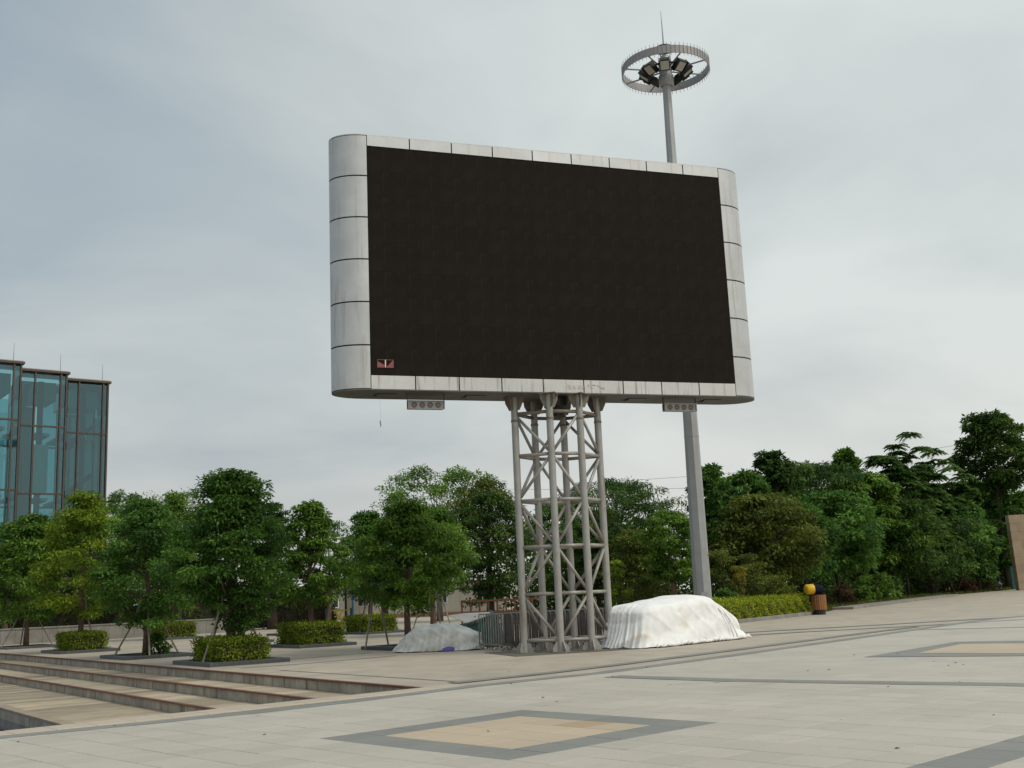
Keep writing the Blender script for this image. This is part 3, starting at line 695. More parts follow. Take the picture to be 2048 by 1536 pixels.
# ------------------------------------------------------------------ foliage
def leaf_mesh(name, P, A, N, L, Wd, tint, fold=.18):
    n = len(P); A = A / np.linalg.norm(A, axis=1, keepdims=True)
    S = np.cross(A, N); S /= np.maximum(1e-6, np.linalg.norm(S, axis=1, keepdims=True)); N = np.cross(S, A)
    L = np.broadcast_to(np.asarray(L, float), (n,))[:, None]; Wd = np.broadcast_to(np.asarray(Wd, float), (n,))[:, None]
    v = np.empty((n, 4, 3), np.float32)
    v[:, 0] = P; v[:, 2] = P + A * L - N * L * .10
    v[:, 1] = P + A * L * .45 + S * Wd / 2 + N * Wd * fold; v[:, 3] = P + A * L * .45 - S * Wd / 2 + N * Wd * fold
    m = bpy.data.meshes.new(name); m.vertices.add(4 * n); m.vertices.foreach_set('co', v.ravel())
    m.loops.add(4 * n); m.loops.foreach_set('vertex_index', np.arange(4 * n, dtype=np.int32))
    m.polygons.add(n); m.polygons.foreach_set('loop_start', np.arange(0, 4 * n, 4, dtype=np.int32)); m.polygons.foreach_set('loop_total', np.full(n, 4, np.int32))
    at_ = m.attributes.new('tint', 'FLOAT', 'FACE'); at_.data.foreach_set('value', np.clip(tint, 0, 1).astype(np.float32))
    m.update(calc_edges=True); return m
def rvec(r, n):
    v = r.normal(size=(n, 3)); return v / np.linalg.norm(v, axis=1, keepdims=True)
PROF = {
    'plaza': ([0, .12, .3, .5, .7, .86, 1], [.45, .84, 1, .88, .66, .43, .13]),
    'broad': ([0, .15, .4, .65, .85, 1], [.50, .85, 1, .95, .70, .30]),
    'round': ([0, .2, .5, .8, 1], [.55, .90, 1, .80, .30]),
    'flat': ([0, .3, .6, .85, 1], [.25, .60, .95, 1, .55]),
    'column': ([0, .3, .7, .9, 1], [.75, .95, 1, .75, .35]),
}
def clump_leaves(r, C, RC, n_per, L, droop, flat=.62, up=.55, tbase=None, tilt=.55):
    nc = len(C); n = nc * n_per; idx = np.repeat(np.arange(nc), n_per)
    v = rvec(r, n); v[:, 2] = np.abs(v[:, 2]) * np.where(r.random(n) < .78, 1, -1)
    rad = RC[idx][:, None] * (r.random((n, 1)) ** .38)
    P = C[idx] + v * rad * np.array([1, 1, flat])
    A = v * np.array([1, 1, .35]) + rvec(r, n) * .65 + np.array([0, 0, -droop]); N = v * tilt + np.array([0, 0, up]) + rvec(r, n) * .45
    t = (tbase if tbase is not None else r.normal(.45, .24, nc))[idx] + r.normal(0, .12, n)
    Ls = L * r.uniform(.7, 1.25, n)
    return P, A, N, Ls, t
def crown_mesh(r, base, h0, h1, R, shape, n_clump, n_per, L, aspect=.46, droop=.35, offs=None, squash=1.0, lean=(0, 0), rcf=.30, flat=.62, inner=.25):
    g = (math.sqrt(5) - 1) / 2; ts = (np.arange(n_clump) + r.random(n_clump)) / n_clump
    ts = ts ** .92
    rr = np.interp(ts, *PROF[shape]) * R; ang = 2 * math.pi * (np.arange(n_clump) * g + r.normal(0, .06, n_clump))
    rho = np.where(r.random(n_clump) < inner, r.uniform(.1, .6, n_clump), r.uniform(.72, 1.02, n_clump)) * r.normal(1, .13, n_clump)
    C = np.stack([np.cos(ang) * rr * rho, np.sin(ang) * rr * rho * squash, h0 + (h1 - h0) * ts * .97 + r.normal(0, .03 * (h1 - h0), n_clump)], 1)
    lob = 1 + .16 * np.sin(2 * ang + r.random() * 6.3 + 2.5 * ts) + .12 * np.sin(3 * ang + r.random() * 6.3 - 4 * ts); C[:, :2] *= lob[:, None]
    C[:, 0] += lean[0] * ts; C[:, 1] += lean[1] * ts
    RC = R * rcf * r.uniform(.65, 1.3, n_clump)
    C[:, 2] = np.minimum(C[:, 2], h1 - RC * flat * .8)
    P, A, N, Ls, t = clump_leaves(r, C, RC, n_per, L, droop, flat)
    return leaf_mesh('crown', P, A, N, Ls, Ls * aspect, t), C
def trunk_mesh(r, h, r0, r1, C, nlimb=12, wob=.10, z_limb=.5, lean=(0, 0)):
    mb = MB(); k = 7; pts = []
    for i in range(k):
        t = i / (k - 1); pts.append(V(r.normal(0, wob * t) + lean[0] * t, r.normal(0, wob * t) + lean[1] * t, h * t))
    rad = [r0 * (1.25 if i == 0 else 1) * (1 - i / (k - 1)) + r1 * i / (k - 1) for i in range(k)]
    mb.tube(pts, rad, 9)
    if len(C):
        for c in C[r.choice(len(C), min(nlimb, len(C)), replace=False)]:
            zt = np.clip(c[2] * r.uniform(.55, .85), h * z_limb, h * .97); tt = zt / h; i = min(k - 2, int(tt * (k - 1))); f = tt * (k - 1) - i
            s = pts[i] * (1 - f) + pts[i + 1] * f
            mid = s * .5 + c * .5 + V(r.normal(0, .08), r.normal(0, .08), -.05 * np.linalg.norm(c - s))
            mb.tube([s, mid, c], [r1 * 1.1 + .012, r1 * .6 + .008, .008], 5, caps=False)
    return mb.mesh('trunk', smooth=True)
def tree(px, D, top, hw, bot, shape, lm, label, name='tree', cat='tree', group=None, n_clump=90, n_per=120, L=.17, aspect=.46, seed=0, pos=None, bark='bark', r0=.13, nlimb=14, droop=.35, squash=1.0, lean=(0, 0), rcf=.25, h_trunk=.8, inner=.22, flat=.55):
    r = np.random.default_rng(1000 + seed + int(px) * 3 + int(D))
    p = foot(px, D) if pos is None else V(pos[0], pos[1], 0); Dd = p[1]
    h1 = at(px, top, Dd)[2]; h0 = at(px, bot, Dd)[2]; R = hw * Dd / FPX
    o = thing(name, (p[0], p[1], 0), 0, label, cat, group)
    me, C = crown_mesh(r, None, h0, h1, R, shape, n_clump, n_per, L, aspect, droop, squash=squash, lean=lean, rcf=rcf, inner=inner, flat=flat)
    link(trunk_mesh(r, h0 + (h1 - h0) * h_trunk, r0, .035, C, nlimb, z_limb=max(.3, (h0 + .1) / (h0 + (h1 - h0) * h_trunk) * .9), lean=(lean[0] * .8, lean[1] * .8)), 'trunk', MT[bark], o)
    link(me, 'crown', LM[lm], o)
    return o
def frond_leaves(r, tips, dirs, n_pair, length, leaflet, tints, sag=.55):
    P, A, N, Ls, T = [], [], [], [], []
    for tip, d, tn in zip(tips, dirs, tints):
        d = unit(d); s = unit(np.cross(d, V(0, 0, 1)) + 1e-6)
        ln = length * r.uniform(.75, 1.15)
        for i in range(n_pair):
            f = (i + .6) / n_pair; q = tip + d * ln * f + V(0, 0, -sag * ln * f * f)
            tang = unit(d + V(0, 0, -2 * sag * f))
            w = leaflet * (1.1 - .6 * abs(f - .4))
            for sg in (-1, 1):
                P.append(q); A.append(s * sg + tang * .45 + V(0, 0, -.18)); N.append(V(0, 0, 1) + r.normal(0, .2, 3)); Ls.append(w); T.append(tn + r.normal(0, .08))
    return np.array(P), np.array(A), np.array(N), np.array(Ls), np.array(T)
def pinnate_tree(px, D, tops, label, lm='fern', bot=1100, trunk_r=.10, flen=.85, leaflet=.30, seed=0, n_fr=11, group='trees behind the plaza on the right', extra=64, hw=60):
    """tops: image points of the rosettes that carry the fronds"""
    r = np.random.default_rng(5000 + seed); p = foot(px, D); o = thing('tree', (p[0], p[1], 0), 0, label, 'tree', group)
    cs = [at(x, y, D + r.uniform(-.8, .8)) - p for x, y in tops]
    hb = at(px, bot, D)[2]; ht = max(c[2] for c in cs); R = hw * D / FPX
    for i in range(extra):
        t = r.random(); a = r.random() * 6.283; q = R * (1 - .45 * t) * r.uniform(.5, 1.05)
        cs.append(V(math.cos(a) * q, math.sin(a) * q, hb + (ht - hb) * .82 * t))
    tips, dirs, tn = [], [], []
    for c in cs:
        t0 = r.normal(.45, .18)
        for k in range(n_fr):
            a = 2 * math.pi * (k + r.random() * .6) / n_fr; el = r.uniform(.15, 1.3)
            tips.append(c); dirs.append(V(math.cos(a), math.sin(a), el)); tn.append(t0 + r.normal(0, .08))
    P, A, N, Ls, T = frond_leaves(r, tips, dirs, 9, flen * D / 66, leaflet * D / 66, tn)
    link(trunk_mesh(r, ht * .93, trunk_r, .03, np.array(cs), 22, z_limb=.35), 'trunk', MT['bark_dark'], o)
    link(leaf_mesh('crown', P, A, N, Ls, Ls * .46, T), 'crown', LM[lm], o)
    return o
def box_leaves(r, sx, sy, sz, dens, L, z0=0.0, rough=.05, tmid=.45, toplift=.18):
    """leaves over the top and the four sides of a clipped hedge"""
    P, Nn = [], []
    def face(c, u, v, n, lu, lv):
        k = int(dens * lu * lv); a = r.uniform(-.5, .5, (k, 1)) * lu; b = r.uniform(-.5, .5, (k, 1)) * lv
        P.append(c + a * u + b * v + n * r.normal(0, rough, (k, 1)) - .03 * n); Nn.append(np.repeat(n[None], k, 0))
    X, Y, Z = V(1, 0, 0), V(0, 1, 0), V(0, 0, 1); c = V(0, 0, z0 + sz / 2)
    face(c + Z * sz / 2, X, Y, Z, sx, sy)
    for sg in (-1, 1): face(c + X * sg * sx / 2, Y, Z, X * sg, sy, sz); face(c + Y * sg * sy / 2, X, Z, Y * sg, sx, sz)
    P = np.concatenate(P); Nn = np.concatenate(Nn); n = len(P)
    cl = np.sin(P[:, 0] * 7.1 + r.random() * 6) * np.cos(P[:, 1] * 6.3 + r.random() * 6) + np.sin(P[:, 2] * 9 + P[:, 0] * 5)
    P = P + Nn * (cl * rough * .6)[:, None]
    A = Nn * .55 + rvec(r, n) * .8 + V(0, 0, .25); N = Nn * .4 + V(0, 0, .6) + rvec(r, n) * .4
    t = tmid + cl * .10 + r.normal(0, .16, n)
    return P, A, N, L * r.uniform(.7, 1.3, n), t
def hedge(name, loc, rz, sx, sy, sz, label, lm='hedge', dens=420, L=.085, z0=0.0, seed=0, group=None, cat='hedge', rough=.05, tmid=.45):
    r = np.random.default_rng(seed + 77)
    o = thing(name, loc, rz, label, cat, group)
    mb = MB(); mb.box((0, 0, z0 + sz * .47), (sx - .22, sy - .22, sz * .86))
    co = mb.build('stems', MT['bark_dark'], o)
    P, A, N, Ls, t = box_leaves(r, sx, sy, sz, dens, L, z0, rough, tmid)
    link(leaf_mesh('foliage', P, A, N, Ls, Ls * .5, t), 'foliage', LM[lm], o)
    return o
def bush(px, D, top, hw, label, lm='olive', L=.12, n_clump=26, n_per=150, name='shrub', group=None, seed=0, pos=None, aspect=.45, shape='round', bot_frac=.05, rcf=.36, droop=.3, cat='shrub'):
    r = np.random.default_rng(3000 + seed + int(px)); p = foot(px, D) if pos is None else V(pos[0], pos[1], 0)
    h1 = at(px, top, p[1])[2]; R = hw * p[1] / FPX
    o = thing(name, (p[0], p[1], 0), 0, label, cat, group)
    me, C = crown_mesh(r, None, h1 * bot_frac, h1, R, shape, n_clump, n_per, L, aspect, droop, rcf=rcf)
    mb = MB()
    for c in C[::2]: mb.tube([(r.normal(0, .06), r.normal(0, .06), 0), c * .5 + r.normal(0, .05, 3), c], [.03, .02, .006], 5, caps=False)
    link(mb.mesh('stems'), 'stems', MT['bark_dark'], o); link(me, 'foliage', LM[lm], o)
    return o

# ---- tree terrace: planters, clipped hedges, staked trees
PANG = math.radians(-55)                                  # long side of the planters, along the steps
PU = V(math.cos(PANG), math.sin(PANG), 0); PV = V(-math.sin(PANG), math.cos(PANG), 0)
def planter(c, lu, lv, label, h=.11):
    o = thing('planter_bed', (c[0], c[1], 0), PANG, label, 'planter', 'granite-edged tree beds')
    w = .26
    for sg in (-1, 1):
        for part in range(2): MB().bbox((lu / 4 * (2 * part - 1), sg * (lv - w) / 2, h / 2 - .01), (lu / 2 - .006, w, h + .02), .012).build('kerb_stone', MT['granite'], o)
        for part in range(2): MB().bbox((sg * (lu - w) / 2, (lv - 2 * w) / 4 * (2 * part - 1), h / 2 - .01), (w, (lv - 2 * w) / 2 - .006, h + .02), .012).build('kerb_stone', MT['granite'], o)
    me = bpy.data.meshes.new('soil'); nx, ny = 16, 12; vs_, fs_ = [], []
    for j in range(ny + 1):
        for i in range(nx + 1): vs_.append(((i / nx - .5) * (lu - 2 * w), (j / ny - .5) * (lv - 2 * w), h * .45 + rng.normal(0, .018)))
    for j in range(ny):
        for i in range(nx): a = j * (nx + 1) + i; fs_.append((a, a + 1, a + nx + 2, a + nx + 1))
    me.from_pydata(vs_, [], fs_); link(me, 'soil', MT['soil'], o)
    return o
def stakes(c, label, ht=2.1, spread=1.05, n=3, a0=.4, grp='timber tree supports'):
    o = thing('tree_support', (c[0], c[1], 0), 0, label, 'tree support', grp)
    for k in range(n):
        a = a0 + 2 * math.pi * k / n + rng.normal(0, .12); s = spread * rng.uniform(.85, 1.15)
        d = V(math.cos(a), math.sin(a), 0); MB().tube([d * s + V(0, 0, .03), d * s * .5 + V(rng.normal(0, .02), 0, ht * .5), d * .12 + V(0, 0, ht)], [.034, .032, .028], 7).build('stake', MT['stake'], o)
    MB().lathe([(.15, 0), (.19, 0), (.19, .05), (.15, .05), (.15, 0)], 12, (0, 0, ht - .12)).build('tie', MT['black'], o)
    return o
PL = {}
for key, c, lu, lv, lab in (
        ('a', (-8.75, 33.7), 3.3, 2.4, 'dark granite bed under the nearest tall tree above the steps'),
        ('b', (-13.6, 40.7), 3.3, 2.4, 'dark granite bed with bare soil, second from the near end of the front row'),
        ('c', (-19.5, 49.6), 3.6, 2.5, 'dark granite bed third in the front row above the steps'),
        ('d', (-26.4, 59.8), 3.6, 2.5, 'dark granite bed farthest left in the front row, beside the staked tree'),
        ('e', (-8.4, 44.6), 3.3, 2.4, 'dark granite bed of the two-trunked clipped-hedge tree in the second row'),
        ('f', (-8.0, 59.2), 3.4, 2.4, 'dark granite bed behind the second row, holding the hedge near the yellow railings'),
        ('g', (-3.9, 38.6), 2.9, 2.2, 'dark granite bed partly hidden by the grey-white covered heap'),
        ('h', (-20.2, 65.0), 3.4, 2.4, 'dark granite bed of the back-row hedge at left, before the low wall'),
        ('i', (-13.2, 52.5), 3.0, 2.2, 'low dark granite bed in shade behind the nearest tall tree'),
        ('j', (-12.6, 62.5), 3.0, 2.2, 'low dark granite bed with a grey rock, between back-row trees')):
    PL[key] = c; planter(c, lu, lv, lab)
def hd(key, du, dv, sx, sy, sz, lab, **k):
    c = V(*PL[key], 0) + PU * du + PV * dv
    return hedge('clipped_hedge', (c[0], c[1], 0), PANG, sx, sy, sz, lab, z0=.06, group='clipped hedges round the terrace trees', **k)
hd('a', .15, -.05, 2.1, 1.55, .62, 'lush low hedge round the nearest tall tree above the steps', dens=900, L=.085, seed=1)
hd('c', .0, .05, 2.3, 1.6, .72, 'low clipped hedge of the third front-row tree above the steps', dens=600, L=.09, seed=2)
hd('e', .0, .0, 2.5, 1.75, .78, 'boxy clipped hedge below the two-trunked tree in the second row', dens=800, L=.085, seed=3)
hd('f', .0, .0, 2.6, 1.8, .78, 'boxy clipped hedge of the second-row tree right of the two trunks', dens=600, L=.095, seed=4)
hd('h', .0, .0, 2.7, 1.8, .80, 'clipped hedge in front of the pale low wall at left', dens=500, L=.10, seed=5)
TG = 'staked trees on the terrace'
def ptree(px, key, top, hw, bot, lab, lm='plaza', seed=0, **k):
    c = PL[key]; k.setdefault('n_clump', 110); k.setdefault('n_per', 150); k.setdefault('L', .19)
    return tree(px, c[1], top, hw, bot, 'plaza', lm, lab, group=TG, seed=seed, pos=c, name='terrace_tree', **k)
ptree(470, 'a', 942, 112, 1205, 'tallest dense terrace tree, nearest above the steps, with low sprouts on its trunk', seed=1, lm='plaza_dark', n_clump=125, n_per=230, L=.145, r0=.15)
ptree(293, 'b', 1000, 104, 1243, 'dark spreading terrace tree over bare soil, left of the tallest one', seed=2, lm='plaza_dark', n_clump=105, n_per=200, L=.15, r0=.13)
ptree(165, 'c', 986, 92, 1232, 'bright green terrace tree in front of the glass building', seed=3, lm='lime', n_clump=90, n_per=190, L=.175, r0=.14)
ptree(60, 'd', 1030, 82, 1238, 'leafy terrace tree with three stakes at the far left', seed=4, lm='plaza', n_clump=95, L=.23, r0=.13)
t_ = ptree(597, 'e', 1006, 74, 1205, 'terrace tree with twin trunks above a boxy hedge', seed=5, lm='plaza', n_clump=85, n_per=190, L=.165, r0=.13)
r5 = np.random.default_rng(55); l2 = trunk_mesh(r5, 2.6, .11, .05, np.zeros((0, 3)), wob=.05, lean=(.05, 0)); link(l2, 'second_trunk', MT['bark'], t_, (.72, -.3, 0))
ptree(728, 'f', 1024, 62, 1192, 'slender terrace tree with two crossed stakes right of the twin trunks', seed=6, lm='plaza_dark', n_clump=90, L=.18, r0=.14)
ptree(823, 'g', 1004, 88, 1212, 'full green terrace tree behind the grey-white covered heap', seed=7, lm='plaza', n_clump=100, n_per=210, L=.15, r0=.13)
ptree(345, 'h', 985, 74, 1212, 'back-row terrace tree rising from the hedge before the low wall', seed=8, lm='plaza', n_clump=100, L=.19, r0=.15)
bush(472, 33.6, 1182, 46, 'sprouting shoots round the trunk of the nearest tall terrace tree', lm='plaza_dark', L=.12, n_clump=26, n_per=130, pos=(-8.5, 33.55), seed=3, name='trunk_sprouts', bot_frac=.45)
bush(312, 41, 1268, 20, 'low leafy sprouts at the trunk foot of the tree over bare soil', lm='plaza_dark', L=.12, n_clump=12, n_per=90, pos=(-13.2, 40.7), seed=4, name='trunk_sprouts')
stakes(PL['a'], 'pale stakes propping the nearest tall terrace tree', 2.5, 1.15, 3, 2.4)
stakes(PL['b'], 'three pale stakes over the bare-soil bed left of the tallest tree', 2.2, 1.25, 4, .3)
stakes(PL['c'], 'single pale stake propping the bright green tree before the glass building', 2.6, .9, 1, -.3)
stakes(PL['d'], 'three pale stakes propping the far left terrace tree', 2.5, 1.3, 3, .2)
stakes(PL['f'], 'two pale stakes at the slender tree right of the twin trunks', 2.3, 1.2, 3, .3)
stakes((-5.05, 38.9), 'two stakes standing left of the grey-white covered heap', 2.4, .5, 2, .9)
stakes((-4.1, 52.0), 'long pale stakes at the tree behind the green tarpaulin', 3.0, 1.25, 3, 3.4)
stakes(PL['h'], 'pale stake slanting into the hedge before the low wall', 2.2, 1.0, 2, 3.5)

BG = 'trees behind the terrace'
tree(905, 52, 1016, 84, 1165, 'plaza', 'plaza', 'broad terrace tree with long stakes just left of the tower', name='terrace_tree', group=TG, n_clump=140, n_per=150, L=.17, r0=.15, seed=9, pos=(-4.1, 52.0))
tree(240, 78, 985, 66, 1215, 'broad', 'plaza_dark', 'shaded background tree between the bright green tree and the dark spreading one', group=BG, n_clump=90, n_per=130, L=.21, r0=.2, seed=10)
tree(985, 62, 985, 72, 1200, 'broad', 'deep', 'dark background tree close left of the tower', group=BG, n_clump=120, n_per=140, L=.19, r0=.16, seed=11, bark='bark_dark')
tree(880, 84, 938, 108, 1075, 'flat', 'plaza', 'tall airy tree with visible branches rising above the others left of the tower', group=BG, n_clump=84, n_per=140, L=.24, r0=.22, seed=12, nlimb=40, rcf=.20, bark='stake', h_trunk=.7, inner=.1)
tree(980, 80, 958, 78, 1120, 'broad', 'olive', 'olive-green tree behind, just left of the tower top of the trees', group=BG, n_clump=80, n_per=130, L=.22, r0=.2, seed=13, bark='bark_dark')
tree(660, 82, 1036, 60, 1190, 'broad', 'plaza_dark', 'small tree in the gap behind the twin-trunked tree', group=BG, n_clump=60, n_per=110, L=.22, r0=.15, seed=14)
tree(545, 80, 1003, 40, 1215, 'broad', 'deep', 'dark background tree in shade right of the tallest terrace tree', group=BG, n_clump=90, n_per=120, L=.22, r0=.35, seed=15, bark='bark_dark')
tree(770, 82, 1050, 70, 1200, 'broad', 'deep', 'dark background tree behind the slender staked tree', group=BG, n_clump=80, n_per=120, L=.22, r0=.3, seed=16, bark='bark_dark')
tree(420, 84, 1010, 70, 1215, 'broad', 'plaza_dark', 'background tree filling the gap left of the tallest terrace tree', group=BG, n_clump=90, n_per=120, L=.22, r0=.2, seed=17)
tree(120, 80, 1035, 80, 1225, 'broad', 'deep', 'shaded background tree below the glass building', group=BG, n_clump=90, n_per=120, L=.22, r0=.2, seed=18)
tree(10, 76, 1045, 70, 1225, 'broad', 'plaza', 'background tree cut by the left picture edge', group=BG, n_clump=80, n_per=120, L=.21, r0=.18, seed=19)
tree(1245, 72, 962, 118, 1120, 'flat', 'fern', 'spreading feathery tree right behind the tower', group=BG, n_clump=120, n_per=190, L=.26, aspect=.28, r0=.2, seed=20, droop=.55, nlimb=30, rcf=.22, bark='bark_dark')
tree(1120, 66, 1005, 74, 1190, 'broad', 'plaza_dark', 'green tree seen through the tower bracing', group=BG, n_clump=90, n_per=130, L=.20, r0=.15, seed=21, bark='bark_dark')
tree(1200, 62, 1045, 70, 1190, 'broad', 'deep', 'dark tree between the tower and the covered car', group=BG, n_clump=100, n_per=130, L=.19, r0=.15, seed=22, bark='bark_dark')
tree(1290, 58, 1060, 62, 1190, 'broad', 'olive', 'dull olive tree behind the covered car', group=BG, n_clump=90, n_per=130, L=.18, r0=.13, seed=23)
tree(1352, 53, 1022, 54, 1160, 'broad', 'plaza', 'fresh green tree with a reddish trunk left of the lamp mast', group=BG, n_clump=100, n_per=140, L=.165, r0=.17, seed=24)
# bamboo tufts beside the glass building
def bamboo(px, D, top, hw, label, seed):
    r = np.random.default_rng(9000 + seed); p = foot(px, D); o = thing('bamboo_clump', (p[0], p[1], 0), 0, label, 'bamboo', 'bamboo beside the glass building')
    h = at(px, top, D)[2]; R = hw * D / FPX; mb = MB(); P, A, N, Ls, T = [], [], [], [], []
    for k in range(16):
        a = r.random() * 6.283; q = R * math.sqrt(r.random()); hh = h * r.uniform(.72, 1.0); d = V(math.cos(a), math.sin(a), 0)
        pts = [d * q * .25 * (1 + t * t * 3) * 1.0 + V(0, 0, hh * (t - .08 * t ** 4)) for t in np.linspace(0, 1, 8)]
        mb.tube(pts, [.03 * (1 - .8 * i / 7) for i in range(8)], 5, caps=False)
        for i in range(26):
            t = .38 + .62 * r.random() ** .8; c = d * q * .25 * (1 + t * t * 3) + V(0, 0, hh * (t - .08 * t ** 4)) + r.normal(0, .22, 3)
            m = 14; P.append(c + r.normal(0, .20, (m, 3))); A.append(rvec(r, m) * .9 + d * .4 + V(0, 0, -.35)); N.append(V(0, 0, 1) + rvec(r, m) * .5); Ls.append(.30 * r.uniform(.6, 1.2, m)); T.append(np.full(m, r.normal(.5, .18)) + r.normal(0, .1, m))
    link(mb.mesh('culms', True), 'culms', MT['bark'], o); P, A, N, Ls, T = (np.concatenate(q) for q in (P, A, N, Ls, T))
    link(leaf_mesh('foliage', P, A, N, Ls, Ls * .20, T), 'foliage', LM['bamboo'], o)
bamboo(238, 88, 960, 46, 'bamboo clump next to the right edge of the glass building', 1)
bamboo(300, 86, 962, 44, 'middle bamboo clump right of the glass building', 2)
bamboo(362, 84, 948, 44, 'tallest bamboo clump, left of the tallest terrace tree', 3)
bamboo(150, 84, 985, 60, 'bamboo sprays crossing the lower panes of the glass building', 4)
bamboo(60, 86, 1000, 50, 'bamboo sprays low before the leftmost panes of the glass building', 5)

# ---- wood on the right
RG = 'trees behind the plaza on the right'
def rtree(px, D, top, hw, bot, shape, lm, lab, seed, **k):
    bot -= 8; k.setdefault('n_clump', 90); k.setdefault('n_per', 150); k.setdefault('L', .0042 * D); k.setdefault('bark', 'bark_dark'); k.setdefault('r0', .16)
    return tree(px, D, top, hw, bot, shape, lm, lab, group=RG, seed=seed, **k)
rtree(1443, 64, 930, 38, 1150, 'column', 'plaza_dark', 'narrow creeper-covered tree immediately right of the lamp mast', 31)
rtree(1568, 82, 902, 44, 1080, 'round', 'deep', 'round-topped dark tree, first high crown right of the mast', 32)
rtree(1505, 80, 945, 62, 1120, 'broad', 'plaza_dark', 'mid-height tree between the creeper-covered tree and the round dark crown', 33)
rtree(1545, 63, 990, 100, 1165, 'broad', 'olive', 'brownish-green tree above the bright clipped hedge', 34, n_clump=115)
rtree(1640, 92, 930, 100, 1060, 'flat', 'fern', 'flat feathery tree in the middle of the right-hand wood', 35, n_clump=130, n_per=180, aspect=.26, droop=.5, rcf=.22)
rtree(1722, 92, 897, 26, 1000, 'round', 'plaza', 'small ball-topped tree standing above the wood', 36, n_clump=50, r0=.1)
rtree(1680, 80, 985, 92, 1150, 'broad', 'plaza_dark', 'drooping dark tree above the litter bin', 37, n_clump=115)
rtree(1755, 92, 945, 72, 1130, 'broad', 'plaza', 'leafy tree left of the tall frond-crowned tree', 38)
pinnate_tree(1818, 98, [(1818, 872), (1790, 895), (1840, 900), (1770, 925), (1815, 920), (1850, 940), (1790, 955)], 'tallest frond-crowned tree in the right-hand wood', bot=1060, seed=1, n_fr=14, hw=66)
pinnate_tree(1868, 106, [(1866, 905), (1850, 930), (1885, 925), (1868, 955)], 'smaller frond-crowned tree right of the tallest one', bot=1080, seed=2, n_fr=14, hw=50)
pinnate_tree(1905, 114, [(1900, 940), (1925, 955), (1885, 975), (1935, 985)], 'low frond-crowned tree before the big tree at the right edge', bot=1090, seed=3, n_fr=13, hw=60)
rtree(2018, 132, 824, 66, 985, 'broad', 'deep', 'big tree with a bare dark trunk at the right picture edge', 39, n_clump=90, r0=.28, nlimb=30, inner=.15, rcf=.26)
rtree(1985, 140, 960, 74, 1130, 'broad', 'plaza', 'tree behind the sandstone wall at right', 40)
rtree(1790, 94, 1000, 104, 1150, 'broad', 'deep', 'dark tree over the shady gap right of the litter bin', 41, n_clump=115)
rtree(1925, 116, 1005, 76, 1160, 'broad', 'plaza_dark', 'layered tree above the spiky plants at right', 42, n_clump=130)
rtree(1870, 108, 1030, 80, 1160, 'broad', 'deep', 'dark tree behind the plumeria shrub', 43, n_clump=120)
rtree(2040, 134, 985, 60, 1150, 'broad', 'plaza_dark', 'tree half behind the sandstone wall, cut by the right picture edge', 44)
rtree(1615, 68, 1010, 70, 1160, 'broad', 'plaza_dark', 'tree filling the wood behind the yellow-and-black bin hood', 45)
rtree(1480, 70, 1010, 60, 1160, 'broad', 'deep', 'shaded tree above the tall shrubs right of the mast', 46)
# shrubs along the edge of the wood
SG = 'shrubs along the right edge of the plaza'
bush(1452, 55, 1098, 34, 'tall dense shrub beside the foot of the lamp mast', 'olive', .13, 34, 150, group=SG, seed=1, shape='column')
bush(1508, 57, 1108, 32, 'tall shrub right of the yellow-tinged one', 'olive', .13, 34, 140, group=SG, seed=2, shape='column')
bush(1482, 54.5, 1128, 17, 'yellow-tinged feathery shrub between two tall shrubs', 'yellow', .14, 20, 110, group=SG, seed=3, shape='flat', aspect=.25)
bush(1450, 53.5, 1178, 24, 'small round dark green shrub behind the covered car bonnet', 'plaza_dark', .12, 20, 120, group=SG, seed=4)
bush(1560, 58, 1150, 30, 'dull shrub behind the middle of the bright hedge', 'olive', .13, 24, 120, group=SG, seed=5)
bush(1690, 75, 1170, 26, 'dark maroon ball shrub right of the litter bin', 'maroon', .12, 24, 150, group=SG, seed=6)
bush(1240, 54, 1120, 22, 'yellowish bush behind the covered car rear', 'lime', .14, 20, 120, group=SG, seed=7, shape='column')
bush(1300, 55, 1150, 50, 'brushy undergrowth behind the covered car roof', 'olive', .15, 34, 120, group=SG, seed=8)
bush(1935, 111, 1158, 18, 'maroon ball shrub right of the orange mushroom lamp', 'maroon', .17, 22, 120, group=SG, seed=9)
bush(1968, 116, 1152, 22, 'wider maroon shrub left of the person by the wall', 'maroon', .17, 22, 120, group=SG, seed=10)
bush(1755, 84, 1148, 34, 'big-leaved green shrub right of the litter bin', 'plaza', .34, 22, 34, group=SG, seed=11, aspect=.5)
bush(1730, 82, 1172, 16, 'low big-leaved shrub left of its taller neighbour', 'plaza', .32, 12, 26, group=SG, seed=12, aspect=.5)
bush(1868, 104, 1078, 62, 'plumeria shrub with long leaf rosettes', 'fern', .42, 60, 60, group=SG, seed=13, aspect=.24, rcf=.24, shape='broad', bot_frac=.25, droop=.1)
